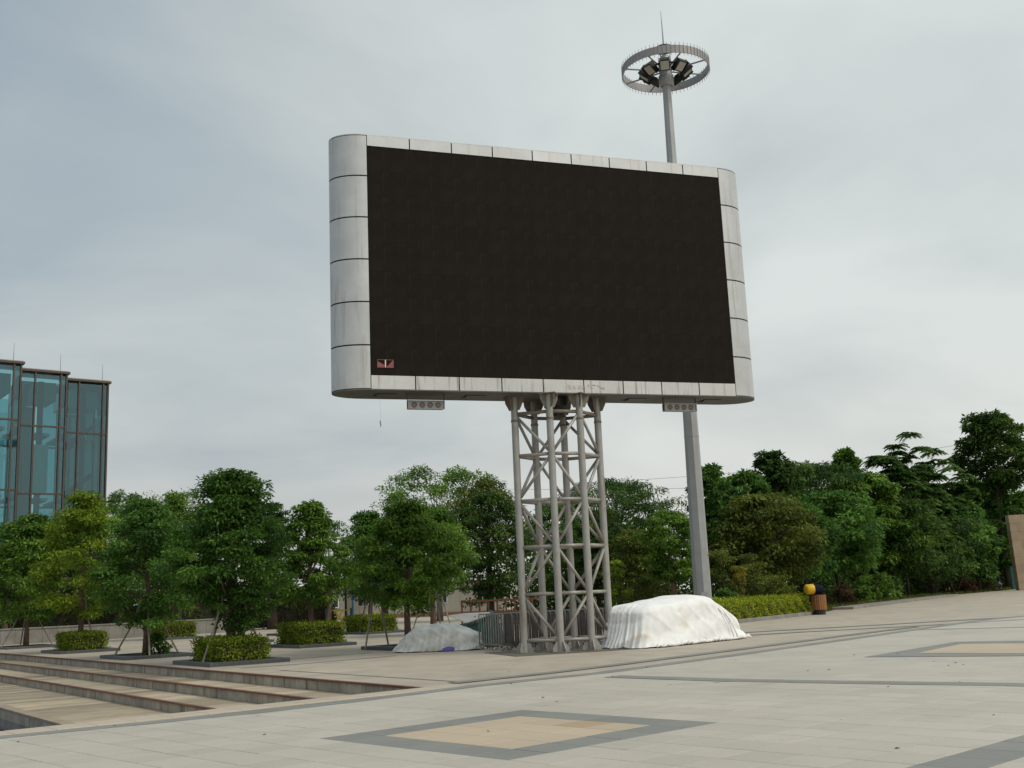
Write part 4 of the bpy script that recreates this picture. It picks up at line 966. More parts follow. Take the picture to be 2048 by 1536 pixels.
def spiky(px, D, top, hw, label, seed):
    r = np.random.default_rng(8000 + seed); p = foot(px, D); o = thing('spiky_plant', (p[0], p[1], 0), 0, label, 'plant', 'spiky plants before the wood')
    h = at(px, top, D)[2]; R = hw * D / FPX; mb = MB(); P, A, N, Ls, T = [], [], [], [], []
    for k in range(4):
        b = V(r.normal(0, R * .2), r.normal(0, R * .2), 0); c = b + V(r.normal(0, R * .3), r.normal(0, R * .3), h * r.uniform(.35, .72)); mb.tube([b, (b + c) / 2, c], [.10, .09, .08], 7)
        m = 90; v = rvec(r, m); v[:, 2] = np.abs(v[:, 2]) * 1.2 - .25
        P.append(np.repeat(c[None], m, 0)); A.append(v); N.append(V(0, 0, 1) + rvec(r, m) * .3); Ls.append(h * .36 * r.uniform(.7, 1.15, m)); T.append(r.normal(.45, .15, m))
    link(mb.mesh('stems', True), 'stems', MT['bark_dark'], o); P, A, N, Ls, T = (np.concatenate(q) for q in (P, A, N, Ls, T))
    link(leaf_mesh('foliage', P, A, N, Ls, Ls * .075, T), 'foliage', LM['fern'], o)
spiky(1912, 109, 1100, 34, 'spiky sword-leaved plant over the orange mushroom lamp', 1)
spiky(1962, 115, 1100, 28, 'spiky sword-leaved plant right of the mushroom lamp one', 2)
# dark undergrowth that closes the wood (no single plants to be told apart)
def undergrowth(name, pts, h, label, lm='deep', depth=3.4, L=.40, dens=78):
    r = np.random.default_rng(4242 + len(pts)); P = []
    for a, b in zip(pts[:-1], pts[1:]):
        ln = np.linalg.norm(b - a); k = int(ln * h * dens); s = r.random((k, 1)); nrm = unit(np.cross(b - a, V(0, 0, 1)))
        q = a + (b - a) * s + nrm * r.uniform(-.5, .5, (k, 1)) * depth; hh = h * (1 + .22 * np.sin(s * ln * .9) + .12 * np.sin(s * ln * 2.3 + 1)); q[:, 2:3] = hh * r.random((k, 1)) ** 1.25
        P.append(q)
    P = np.concatenate(P); n = len(P)
    return tag(link(leaf_mesh(name, P, rvec(r, n) + V(0, 0, -.2), V(0, 0, .6) + rvec(r, n), L * r.uniform(.7, 1.3, n), L * .45, r.normal(.4, .2, n)), name, LM[lm]), label, 'undergrowth', kind='stuff')
undergrowth('undergrowth', [foot(1020, 84), foot(1200, 78), foot(1430, 76), foot(1600, 84), foot(1750, 100), foot(1900, 122), foot(2080, 150)], 6.0, 'dark undergrowth below the trees on the right')
undergrowth('undergrowth', [foot(-60, 90), foot(200, 92), foot(440, 96)], 3.4, 'dark undergrowth behind the low wall at left')
# a fringe of rough grass along the plaza edge on the right
r = np.random.default_rng(31); gp = []
for a, b in zip(LAWN[4:-1], LAWN[5:]):
    k = int(np.linalg.norm(b - a) * 60); s = r.random((k, 1)); nrm = unit(np.cross(V(0, 0, 1), b - a)); q = a + (b - a) * s + nrm * (r.random((k, 1)) ** 1.5) * 4.5; gp.append(q)
gp = np.concatenate(gp); n = len(gp); gp[:, 2] = -.05
tag(link(leaf_mesh('grass', gp, V(0, 0, 1) + rvec(r, n) * .5, rvec(r, n), .30 * r.uniform(.5, 1.4, n), .05, r.normal(.5, .25, n)), 'grass', LM['grass']), 'rough grass along the right edge of the plaza', 'grass', kind='stuff')

# ------------------------------------------------------------------ glass building at the left
GA = math.radians(37); GX = V(math.cos(GA), math.sin(GA), 0); GN = V(math.sin(GA), -math.cos(GA), 0)   # along the facade, out of the facade
GD = 86.0
gb_o = foot(214, GD)
gb = thing('glass_building', (gb_o[0], gb_o[1], 0), GA, 'stepped glass building with bronze mullions behind the trees at left', 'building')
GH = at(214, 768, GD)[2]
LV = [at(207, y, GD)[2] for y in (1120, 997, 870)]         # transom heights
def gpx(px, yoff):                                          # local x on the facade plane set forward by yoff
    d = ray(px, 900); o = gb_o + GN * yoff; t = ((o - _C) @ GN) / (d @ GN); p = _C + d * t; return (p - gb_o) @ GX
bays = []
STEP = 2.3
for b, (pl, pr, mul) in enumerate(((131, 214, (154, 203)), (37, 130, (65, 117)), (-56, 37, (-28, 21)), (-150, -56, (-122, -72)))):
    yo = STEP * b; bays.append((gpx(pl, yo), gpx(pr, yo), [gpx(m_, yo) for m_ in mul], yo))
DEP = 9.0
for b, (xa, xb, mul, yo) in enumerate(bays):
    xs = [xa] + mul + [xb]; fy = -yo; zs = [0.0] + LV + [GH - .12]
    # glazing panes, front and right return
    for i in range(len(xs) - 1):
        for j in range(len(zs) - 1):
            MB().box(((xs[i] + xs[i + 1]) / 2, fy + .05, (zs[j] + zs[j + 1]) / 2), (xs[i + 1] - xs[i] - .13, .012, zs[j + 1] - zs[j] - .12)).build('glass_pane', MT['glass'], gb)
    ry = [(fy + .1, fy + STEP)] if b > 0 else [(fy + .1 + 3 * k, fy + .1 + 3 * k + 3) for k in range(3)]
    for y0, y1 in ry:
        for j in range(len(zs) - 1):
            MB().box((xb - .04, (y0 + y1) / 2, (zs[j] + zs[j + 1]) / 2), (.012, y1 - y0 - .12, zs[j + 1] - zs[j] - .12)).build('glass_pane', MT['glass'], gb)
            MB().box((xb - .03, (y0 + y1) / 2, zs[j + 1]), (.07, y1 - y0 - .10, .11)).build('transom', MT['mullion'], gb)
    for x in xs[1:]: MB().box((x - (.05 if x == xb else 0), fy, GH / 2), (.11, .22, GH - .1)).build('mullion', MT['mullion'], gb)
    for i in range(len(xs) - 1):
        for z in LV: MB().box(((xs[i] + xs[i + 1]) / 2, fy + .02, z), (xs[i + 1] - xs[i] - .12, .16, .12)).build('transom', MT['mullion'], gb)
    MB().box(((xa + xb) / 2 + .06, fy + (STEP if b else DEP) / 2 - .05, GH + .05), (xb - xa + .2, (STEP if b else DEP) + .28, .16)).build('roof_edge', MT['mullion'], gb)
    MB().box(((xa + xb) / 2 + .04, fy + (STEP if b else DEP) / 2 - .02, GH + .17), (xb - xa + .12, (STEP if b else DEP) + .14, .07)).build('roof_capping', MT['roofcap'], gb)
    MB().tube([(mul[1], fy + .3, GH + .1), (mul[1], fy + .3, GH + 1.55)], [.02, .01], 5).build('lightning_rod', MT['wire'], gb)
# inside: slabs, back wall, columns, stair
x_l, x_r = bays[3][0], bays[0][1]
for b, (xa, xb, mul, yo) in enumerate(bays):
    zs = [0.0] + LV + [GH - .12]; xs = np.linspace(xa, xb, 3)
    for i in range(2):
        for j in range(4): MB().box(((xs[i] + xs[i + 1]) / 2, DEP - .1, (zs[j] + zs[j + 1]) / 2), (xs[i + 1] - xs[i] - .12, .012, zs[j + 1] - zs[j] - .12)).build('back_pane', MT['glass'], gb)
        MB().box((xs[i], DEP - .1, GH / 2), (.14, .2, GH - .1)).build('mullion', MT['mullion'], gb)
    for z in LV: MB().box(((xa + xb) / 2, DEP - .08, z), (xb - xa - .2, .14, .14)).build('transom', MT['mullion'], gb)
for b, (xa, xb, mul, yo) in enumerate(bays):
    fy = -yo
    for z in LV: MB().box(((xa + xb) / 2 - .1, fy + 4.8, z - .08), (xb - xa - .3, 3.0 if b == 0 else 2.6, .22)).build('floor_slab', MT['infloor'], gb)
    MB().box(((xa + xb) / 2 - .1, fy + 3.2, GH - 1.15), (xb - xa - .5, 3.0, 1.4)).build('ceiling_drop', MT['inwall'], gb)
    MB().box((xa + .35 * (xb - xa), fy + 3.6, GH / 2 - .8), (xb - xa - 1.9, .2, GH - 2.6)).build('partition', MT['infloor'], gb)
    MB().tube([(mul[0] + .75, fy + 1.4, 0), (mul[0] + .75, fy + 1.4, GH - .5)], .22, 12).build('column', MT['indark'], gb)
b2 = bays[1]
MB().tube([(b2[2][0] - .5, -STEP + 1.2, LV[1]), (b2[2][0] - .75, -STEP + 1.2, LV[2]), (b2[2][0] - .3, -STEP + 1.2, GH - .8)], [.2, .2, .2], 10).build('leaning_column', MT['indark'], gb)
MB().box(((gpx(66, STEP) + gpx(100, STEP)) / 2, -STEP + .55, (LV[1] + at(83, 907, GD)[2]) / 2), (gpx(100, STEP) - gpx(66, STEP), .05, at(83, 907, GD)[2] - LV[1] - .1)).build('white_blind', MT['inpale'], gb)
b1 = bays[0]
st = MB()
for k in range(3):
    z0 = LV[0] + 1.0 + k * (GH - LV[0]) / 3.6; s = 1 if k % 2 else -1
    st.plate([(b1[0] + .3, 1.5, z0), (b1[1] - .8, 1.5, z0 + 1.6), (b1[1] - .8, 1.5, z0 + 2.0), (b1[0] + .3, 1.5, z0 + .4)], (0, 1, 0), .9)
    st.box((b1[0] + .5, 1.5, z0 + (.2 if s > 0 else .2)), (.7, 1.0, .3))
st.build('stair', MT['indark'], gb)
for k in range(5): MB().box((b1[0] + .55 + k * .62, 2.4, GH / 2 - .9), (.30, .06, GH - 3.2)).build('curtain', MT['inpale'], gb)

# ------------------------------------------------------------------ low wall and far background, left and centre
def low_wall(p0, p1, h, w, m, label, nm='low_wall', pieces=10):
    d = p1 - p0; ln = np.linalg.norm(d); a = math.atan2(d[1], d[0]); o = thing(nm, tuple(p0), a, label, 'wall')
    for k in range(pieces):
        MB().box((ln * (k + .5) / pieces, 0, (h - .08) / 2), (ln / pieces - .012, w, h - .08)).build('wall_block', MT[m], o)
        MB().bbox((ln * (k + .5) / pieces, 0, h - .04 + .001), (ln / pieces - .008, w + .10, .08), .015).build('cap_stone', MT[m], o)
    return o
low_wall(gnd(-120, 1297), gnd(455, 1264), .95, .35, 'conc', 'pale low wall behind the terrace trees at left', pieces=22)
hedge('dark_hedge', tuple((foot(60, 78) + foot(300, 82)) / 2), math.atan2(4, 18), 34, 1.4, 2.3, 'tall dark clipped hedge behind the pale low wall', 'deep', dens=70, L=.22, rough=.12)
wr = thing('grey_rock', tuple(V(-12.6, 62.2, .05)), .4, 'small grey rock in a low granite bed on the terrace', 'rock')
bmr = bmesh.new(); bmesh.ops.create_icosphere(bmr, subdivisions=3, radius=.42)
rr_ = np.random.default_rng(5)
for v in bmr.verts: v.co *= 1 + .18 * math.sin(v.co.x * 7 + 1) * math.cos(v.co.y * 9) + .06 * rr_.normal(); v.co.z = max(v.co.z * .75 + .22, 0)
me = bpy.data.meshes.new('stone'); bmr.to_mesh(me); bmr.free(); link(me, 'stone', MT['conc'], wr)
# prefabricated huts
def hut(p0, p1, h, dep, m, label, nwin=3):
    d = p1 - p0; ln = np.linalg.norm(d); a = math.atan2(d[1], d[0]); o = thing('prefab_hut', tuple(p0), a, label, 'hut')
    MB().box((ln / 2, dep / 2, h / 2), (ln, dep, h)).build('wall', MT[m], o)
    k = int(ln / .9)
    for i in range(k + 1): MB().box((ln * i / k, -.02, h / 2), (.06, .05, h - .02)).build('panel_rib', MT[m], o)
    MB().box((ln / 2, dep / 2, h + .07), (ln + .5, dep + .5, .14)).build('roof', MT['conc'], o)
    MB().box((ln / 2, -.06, .18), (ln, .10, .36)).build('plinth', MT['brickred'], o)
    for i in range(nwin):
        x = ln * (i + .5) / nwin; w = MB().box((x, -.035, 1.75), (1.3, .06, 1.1)).build('window', MT['whitep'], o)
        for s in (-1, 1): MB().box((x + s * .30, -.07, 1.75), (.52, .02, .95)).build('pane', MT['indark'], w)
    return o
hut(foot(690, 112), foot(1010, 104), 3.1, 5.0, 'cream', 'cream prefabricated hut behind the terrace trees', 4)
hut(foot(640, 108), foot(691, 110), 3.0, 5.0, 'sage', 'grey-green corrugated hut end beside the cream hut', 1)
def low_planter(x0, x1, D, h, label):
    a, b = foot(x0, D), foot(x1, D); d = b - a; ln = np.linalg.norm(d); an = math.atan2(d[1], d[0]); o = thing('brick_planter', tuple(a), an, label, 'planter')
    MB().box((ln / 2, .2, h / 2), (ln, .4, h)).build('wall', MT['brickred'], o); MB().box((ln / 2, .2, h + .03), (ln + .06, .46, .06)).build('coping', MT['conc'], o)
low_planter(632, 672, 84, .55, 'low pink brick planter wall behind the twin trunks')
low_planter(684, 742, 80, .5, 'low pink brick planter wall behind the slender staked tree')
low_planter(560, 630, 100, .5, 'long low pink brick wall at the far end of the terrace')
def rails(px0, px1, D, h, label, m='yellowp', n=5):
    a, b = foot(px0, D), foot(px1, D); d = b - a; ln = np.linalg.norm(d); o = thing('railing', tuple(a), math.atan2(d[1], d[0]), label, 'railing', 'yellow railings in the far garden')
    for i in range(n): MB().tube([(ln * i / (n - 1), 0, 0), (ln * i / (n - 1), 0, h)], .05, 6).build('post', MT[m], o)
    for z in (h * .55, h * .95): MB().tube([(0, 0, z), (ln, 0, z)], .035, 6).build('rail', MT[m], o)
rails(606, 640, 92, 1.0, 'yellow tube railing left of the second trunk of the twin-trunked tree')
rails(640, 684, 96, .95, 'yellow tube railing right of the twin-trunked tree', n=6)
rails(735, 765, 96, .8, 'yellow tube railing beyond the slender staked tree')
# outdoor exercise frame
ex = thing('exercise_frame', tuple(foot(660, 82)), .1, 'yellow and blue outdoor exercise frame right of the twin trunks', 'exercise frame')
for x in (-.25, 2.6 * .6): MB().tube([(x, 0, 0), (x, 0, 1.25)], .10, 8).build('post', MT['blue'], ex)
MB().tube([(-.25, 0, 1.1), (1.56, 0, 1.1)], .05, 6).build('crossbar', MT['yellowp'], ex)
for s in (-.3, .3): MB().tube([(.65 + s, 0, 1.1), (.65 - s, 0, .15)], .05, 6).build('swing_arm', MT['yellowp'], ex)
for px, D, top, m, lab in ((692, 88, 1150, 'black', 'thin dark lamp post left of the slender staked tree'), (706, 100, 1160, 'blue', 'thin blue post beside the dark lamp post'), (521, 90, 1192, 'tealpost', 'thin teal post in the shade right of the tallest tree'), (528, 90, 1192, 'tealpost', 'second thin teal post in the shade right of the tallest tree')):
    p = foot(px, D); h = at(px, top, D)[2]; o = thing('garden_post', tuple(p), 0, lab, 'post')
    MB().tube([(0, 0, 0), (0, 0, h)], [.10, .08], 8).build('shaft', MT[m], o); MB().lathe([(.0, h), (.13, h), (.16, h + .1), (.10, h + .28), (.0, h + .3)], 10).build('cap', MT[m], o); MB().box((0, 0, .06), (.34, .34, .12)).build('base', MT[m], o)

# ------------------------------------------------------------------ sheets draped over things by the tower
def crump(x, y, z, ph):                                  # sharp-edged creases
    a_ = abs(math.sin(2.9 * x + 1.7 * z + ph[0] + 1.1 * math.sin(2.1 * y + 3.3 * z))); b_ = abs(math.sin(4.7 * z - 2.3 * x + ph[2] + 1.3 * math.sin(3.1 * x + ph[3]))); c_ = abs(math.sin(7.3 * x + 5.9 * z + 4 * y + ph[6]))
    return (1 - a_) ** 3 * .9 - (1 - b_) ** 3 * .8 + (1 - c_) ** 4 * .4
def drape(name, loc, rz, hx, hy, top, label, cat, m, nphi=220, nt=44, flare=.10, fold=.07, sq=4.0, seed=0, tnear=.62, hem=.03, nfold=(9, 17, 29)):
    """a cloth over a block: 'top(x,y)' is the height of what lies below; folds deepen towards the hem"""
    r = np.random.default_rng(600 + seed); ph = r.random(12) * 6.283
    o = thing(name, loc, rz, label, cat); vs_, fs_ = [], []
    for i in range(nt + 1):
        t = i / nt
        for k in range(nphi):
            a = 2 * math.pi * k / nphi; c, s = math.cos(a), math.sin(a)
            rad = (abs(c) ** sq + abs(s) ** sq) ** (-1 / sq)
            f1 = sum(math.sin(a * nf + ph[j] + .6 * math.sin(3 * a + ph[j + 3])) for j, nf in enumerate(nfold)) / 3
            f1 = math.copysign(abs(f1) ** .8, f1) * (.25 + 1.1 * (.5 + .5 * math.sin(2.3 * a + ph[4] + 1.7 * math.sin(2 * a + ph[1]))) ** 1.5)
            if t < tnear:
                q = (t / tnear) ** .85; x, y = hx * rad * c * q * .93, hy * rad * s * q * .93
                z = top(x / hx, y / hy) + .012 * math.sin(6 * x + ph[6]) * math.cos(5 * y + ph[7]) + .008 * math.sin(17 * x + 9 * y + ph[8])
                z += crump(x, y, 0, ph) * .014
                if q > .8: z += .02 * f1 * (q - .8) / .2
            else:
                q = (t - tnear) / (1 - tnear); xe, ye = rad * c * .93, rad * s * .93; ze = top(xe, ye)
                sm = min(1, q / .16); bul = .07 * math.sin(sm * math.pi / 2)
                w = 1 + flare * q ** 1.6 + bul; disp = fold * f1 * (.15 + q ** .8) + .025 * math.sin(a * 47 + ph[9] + 3 * q) * q + .03 * q * math.sin(q * 9 + a * 5 + ph[10])
                disp += crump(hx * xe * 1.3, hy * ye * 1.3, ze * (1 - q), ph) * .030
                un = unit(V(c * hy, s * hx, 0)); x, y = hx * xe * w + un[0] * disp, hy * ye * w + un[1] * disp
                zb = .012 + hem * (.5 + .5 * math.sin(a * 11 + ph[11])) * abs(math.sin(a * 4 + ph[5]))
                z = ze - .02 * math.sin(sm * math.pi / 2) - (ze - .02 - zb) * (q ** 1.05)
            vs_.append((x, y, z))
    for i in range(nt):
        for k in range(nphi): a, b = i * nphi + k, i * nphi + (k + 1) % nphi; fs_.append((a, b, b + nphi, a + nphi) if i else (a, b, b + nphi, a + nphi))
    me = bpy.data.meshes.new('sheet'); me.from_pydata(vs_, [], fs_); me.validate(); me.polygons.foreach_set('use_smooth', [True] * len(me.polygons))
    link(me, 'sheet', MT[m], o); return o
CANG = math.radians(47)
cc = (gnd(1285, 1297) + gnd(1478, 1279)) / 2; CU = V(math.cos(CANG), math.sin(CANG), 0); CN = V(-CU[1], CU[0], 0)
cpos = cc + CN * .95 + CU * .50
def cartop(x, y):                                        # x along the car (1 = bonnet end), y across
    zx = float(np.interp(x, [-1, -.92, -.8, -.35, .05, .28, .55, .8, .95, 1], [1.02, 1.16, 1.23, 1.33, 1.42, 1.40, 1.10, .82, .60, .48]))
    return zx - .10 * y * y - .05 * abs(y) ** 5
car = drape('covered_car', (cpos[0], cpos[1], 0), CANG, 2.52, .92, cartop, 'parked car completely hidden under a white cloth cover beside the tower', 'covered car', 'sheet', nphi=300, nt=56, flare=.13, fold=.058, sq=5, seed=1, tnear=.56)
# bunched hem and tie ropes as parts of the cover
hm = MB(); r = np.random.default_rng(66)
for k in range(26):
    s = -1.0 + 2.0 * k / 25; x = s * 2.3; y = -1.06 + r.normal(0, .03)
    hm.tube([(x - .12, y + r.normal(0, .03), .03), (x, y - r.uniform(0, .06), .05 + r.uniform(0, .05)), (x + .14, y + r.normal(0, .03), .03)], [.02, .055, .02], 7)
hm.build('bunched_hem', MT['sheet'], car, smooth=True)
def rope(pts, rad, m, nm): MB().tube(pts, rad, 6).build(nm, MT[m], car, smooth=True)
rope([(1.02, -.92, .98), (1.25, -1.0, .72), (1.42, -1.06, .40), (1.50, -1.10, .10)], .022, 'sheet', 'fold_ridge')
rope([(1.30, -.90, .92), (1.52, -.98, .62), (1.66, -1.04, .32), (1.72, -1.10, .08)], .024, 'sheet', 'fold_ridge')
# second heap: motorcycles or goods under a grey-white sheet
h0 = (gnd(800, 1303) + gnd(945, 1304)) / 2 + V(.1, .75, 0)
def heaptop(x, y):
    return float(np.interp(x, [-1, -.75, -.55, -.3, .1, .5, .8, 1], [.30, .58, .80, .87, .83, .78, .68, .52])) - .16 * y * y + .04 * math.sin(6 * x)
heap = drape('covered_heap', (h0[0], h0[1], 0), math.radians(-8), 1.26, .66, heaptop, 'low heap of goods under a grey-white sheet left of the barriers', 'covered heap', 'sheet_grey', flare=.16, fold=.06, sq=3.2, seed=2)
pc = MB(); pq = gnd(905, 1304)
pc.plate([(.28, -.86, .02), (.62, -.84, .015), (.66, -.80, .11), (.45, -.80, .15), (.25, -.82, .09)], (0, 1, .2), .012); pc.build('violet_hem', MT['purple'], heap)
# green tarpaulin heap and white board
g0 = V(-2.15, 37.6, 0)
def tarptop(x, y): return float(np.interp(x, [-1, -.6, -.2, .2, .6, .85, 1], [.35, .60, .72, .74, .98, 1.12, 1.0])) - .22 * abs(y) + .05 * math.sin(9 * x + 2 * y)
drape('tarpaulin_heap', tuple(g0), math.radians(-6), 1.30, .70, tarptop, 'dark green tarpaulin heap behind the grey-white one', 'tarpaulin', 'tarp', flare=.2, fold=.09, sq=3, seed=3, nfold=(5, 8, 13))
wb = thing('white_board', (-1.45, 37.0, 0), math.radians(-10), 'white sheet of board jutting out over the green tarpaulin', 'board')
MB().plate([(-.98, -.1, 1.05), (-.30, -.35, .80), (.42, -.05, 1.02), (.35, .3, 1.10), (-.5, .25, 1.10)], (0, -.25, 1), .02).build('panel', MT['board'], wb)
for x, y in ((-.1, .0), (.2, .15)): MB().tube([(x, y, 0), (x, y, 1.0)], .03, 6).build('prop', MT['stake'], wb)
# lower white sheet tail next to the barriers
wl = thing('white_plank', (-1.55, 35.9, 0), math.radians(-35), 'white plank leaning between the sheeted heap and the barriers', 'plank')
MB().plate([(-.62, 0, .62), (.30, 0, .30), (.30, 0, .50), (-.62, 0, .74)], (0, 1, 0), .03).build('face', MT['board'], wl)
MB().box((.26, .04, .15), (.06, .06, .30)).build('prop', MT['stake'], wl); MB().box((-.55, .04, .31), (.06, .06, .62)).build('prop', MT['stake'], wl)

# ------------------------------------------------------------------ stacked crowd barriers under the tower
BA = math.atan2(*(gnd(1030, 1304) - gnd(960, 1298))[1::-1]); BL = 2.15; BHT = 1.08
bu = V(math.cos(BA), math.sin(BA), 0); bst = V(math.cos(math.radians(24)), math.sin(math.radians(24)), 0)
b0 = gnd(960, 1299)
def barrier_parts(light):
    m = MT['galv_light'] if light else MT['galv']; ps = []
    fr = MB(); zb, zt = .17, BHT
    fr.tube([(0, 0, zb), (0, 0, zt - .06), (.02, 0, zt - .02), (.06, 0, zt), (BL - .06, 0, zt), (BL - .02, 0, zt - .02), (BL, 0, zt - .06), (BL, 0, zb), (0, 0, zb)], .021, 6)
    ps.append(('frame', fr.mesh('barrier_frame', True), m, (0, 0, 0)))
    bar = MB().tube([(0, 0, zb), (0, 0, zt)], .0135, 5).mesh('barrier_bar')
    for k in range(1, 10): ps.append(('bar', bar, m, (BL * k / 10, 0, 0)))
    ft = MB().tube([(0, -.26, .012), (0, -.20, .09), (0, 0, .155), (0, .20, .09), (0, .26, .012)], .017, 6).mesh('barrier_foot', True)
    for x in (.22, BL - .22): ps.append(('foot', ft, m, (x, 0, 0)))
    return ps
def barrier(loc, rz, parts, label):
    o = thing('crowd_barrier', loc, rz, label, 'barrier', 'crowd barriers stacked under the tower')
    for nm, me, m, l in parts: link(me, nm, m, o, l)
    return o
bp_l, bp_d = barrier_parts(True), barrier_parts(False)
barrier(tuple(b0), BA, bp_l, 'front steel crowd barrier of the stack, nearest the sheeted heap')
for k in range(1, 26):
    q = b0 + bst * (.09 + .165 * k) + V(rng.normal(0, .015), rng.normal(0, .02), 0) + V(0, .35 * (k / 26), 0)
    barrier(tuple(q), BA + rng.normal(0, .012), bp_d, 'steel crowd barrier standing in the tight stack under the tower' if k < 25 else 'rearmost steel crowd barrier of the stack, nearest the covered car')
# rusty welded rack behind the barriers
rk = thing('rusty_rack', tuple(foot(926, 40.5)), math.radians(8), 'rusty red welded steel rack behind the crowd barriers', 'rack')
zt = at(926, 1202, 40.5)[2]; ln = 2.9
for k in range(10):
    x = ln * k / 9; MB().box((x, 0, zt / 2), (.06, .06, zt)).build('upright', MT['rust'], rk)
for z in (zt, zt - .42, zt - .85): MB().box((ln / 2, -.004, z - .02), (ln + .05, .065, .065)).build('rail', MT['rust'], rk)
for x in (0, ln): MB().box((x, .35, .03), (.05, .8, .05)).build('foot', MT['rust'], rk)

# ------------------------------------------------------------------ right side: hedge, kerb, bin, lamp, wall, person
ha, hb = gnd(1452, 1249), gnd(1628, 1229); d = hb - ha; HA = math.atan2(d[1], d[0]); hl = np.linalg.norm(d); hn = V(-math.sin(HA), math.cos(HA), 0)
hc = (ha + hb) / 2 + hn * .95
hedge('clipped_hedge', tuple(hc), HA, hl, 1.4, .92, 'long bright yellow-green clipped hedge between the covered car and the litter bin', 'hedge_bright', dens=520, L=.10, seed=9, rough=.07, tmid=.5)
kb = thing('kerb', tuple(ha), HA, 'grey stone kerb in front of the bright clipped hedge', 'kerb')
for k in range(12): MB().bbox((hl * (k + .5) / 12 + .2, .0, .07), (hl / 12 - .012, .2, .18), .015).build('kerb_stone', MT['conc'], kb)
k2 = thing('kerb', tuple(gnd(1684, 1219)), 0, 'pale kerb slab at the plaza edge right of the litter bin', 'kerb')
ka, kc = gnd(1684, 1219), gnd(1900, 1192); dk = kc - ka
ax_ = (unit(dk), unit(V(-dk[1], dk[0], 0)), V(0, 0, 1))
for k in range(14): MB().bbox(dk * (k + .5) / 14 + V(0, 0, .06), (np.linalg.norm(dk) / 14 - .02, 1.3, .16), .02, ax_).build('kerb_stone', MT['conc'], k2)
bq = gnd(1640, 1229)
bn = thing('litter_bin', tuple(bq), .3, 'litter bin of upright wooden slats on a black base with a yellow and black hood', 'litter bin')
BRd, z0, z1 = .36, .24, .98
MB().lathe([(.0, .0), (.30, .0), (.30, .26), (.33, .28), (.33, .96), (.0, .96)], 20).build('drum', MT['black'], bn)
slm = MB().bbox((0, 0, 0), (.078, z1 - z0, .024), .006).mesh('slat')
for k in range(22):
    a = 2 * math.pi * k / 22; o = link(slm, 'slat', MT['wood'], bn, (BRd * math.cos(a), BRd * math.sin(a), (z0 + z1) / 2)); o.rotation_euler = (math.pi / 2, 0, a + math.pi / 2)
MB().lathe([(.33, .955), (.375, .955), (.375, 1.0), (.33, 1.0), (.33, .955)], 22).build('rim', MT['rust'], bn)
hy = [(0, 0)]
hd_ = MB(); n = 20; o2 = []
for x, rad in ((-.72, .02), (-.72, .18), (-.66, .25), (-.30, .27)): o2 += [(x, rad * math.cos(2 * math.pi * i / n), 1.29 + rad * math.sin(2 * math.pi * i / n)) for i in range(n)]
hd_.add(o2, [(q * n + i, q * n + (i + 1) % n, (q + 1) * n + (i + 1) % n, (q + 1) * n + i) for q in range(3) for i in range(n)]).build('hood_cap', MT['yellow'], bn, smooth=True)
o2 = []
for x, rad in ((-.30, .265), (.05, .25), (.24, .20), (.27, .02)): o2 += [(x, rad * math.cos(2 * math.pi * i / n), 1.28 + rad * math.sin(2 * math.pi * i / n)) for i in range(n)]
MB().add(o2, [(q * n + i, q * n + (i + 1) % n, (q + 1) * n + (i + 1) % n, (q + 1) * n + i) for q in range(3) for i in range(n)]).build('hood', MT['navy'], bn, smooth=True)
MB().box((-.05, .0, 1.03), (.10, .10, .12)).build('hood_bracket', MT['black'], bn)
# mushroom lamp
mq = gnd(1899, 1187); Dm = mq[1]; s = Dm / FPX
mu = thing('mushroom_lamp', tuple(mq), 0, 'orange mushroom-shaped garden lamp at the plaza edge', 'garden lamp')
R = 7.6 * s
MB().lathe([(.0, R * 1.55), (R * .45, R * 1.48), (R * .8, R * 1.25), (R, R * .85), (R * .97, R * .72), (R * .6, R * .64), (0, R * .62)], 22).build('cap', MT['orange'], mu, smooth=True)
MB().lathe([(R * .30, 0), (R * .26, R * .35), (R * .24, R * .66)], 12).build('stem', MT['sandstone'], mu, smooth=True)
# sandstone wall, block by block
wq = gnd(2024, 1181); Dw = wq[1]; wh = at(2016, 1031, Dw)[2]; wa = math.radians(-8)
sw = thing('sandstone_wall', tuple(wq), wa, 'tall sandstone block wall cut by the right picture edge', 'wall')
nr = 9; bh = wh / nr
lo, hi = .55, 10.5
for r_ in range(nr):
    x = lo + r_ * -.02; k = 0
    while x < hi:
        w = float(rng.choice([1.3, 1.7, 2.1])) * (.6 if (k == 0 and r_ % 2) else 1); dy = rng.uniform(-.015, .015)
        MB().bbox((x + w / 2, dy, bh * (r_ + .5)), (w - .012, 1.2, bh - .012), .012).build('stone_block', MT['sandstone'], sw); x += w; k += 1
MB().box((5.6, 0, wh / 2 - .1), (9.6, 1.0, wh - .3)).build('core', MT['joint'], sw)
tp = thing('teal_panel', tuple(gnd(2021, 1179) + V(0, 0, 0)), wa, 'narrow teal green panel standing against the end of the sandstone wall', 'panel')
th = at(2021, 1133, Dw)[2]
MB().box((.28, -.35, th / 2), (.34, .5, th)).build('board', MT['teal'], tp); MB().box((.28, -.35, th + .03), (.40, .56, .06)).build('cap', MT['teal'], tp)

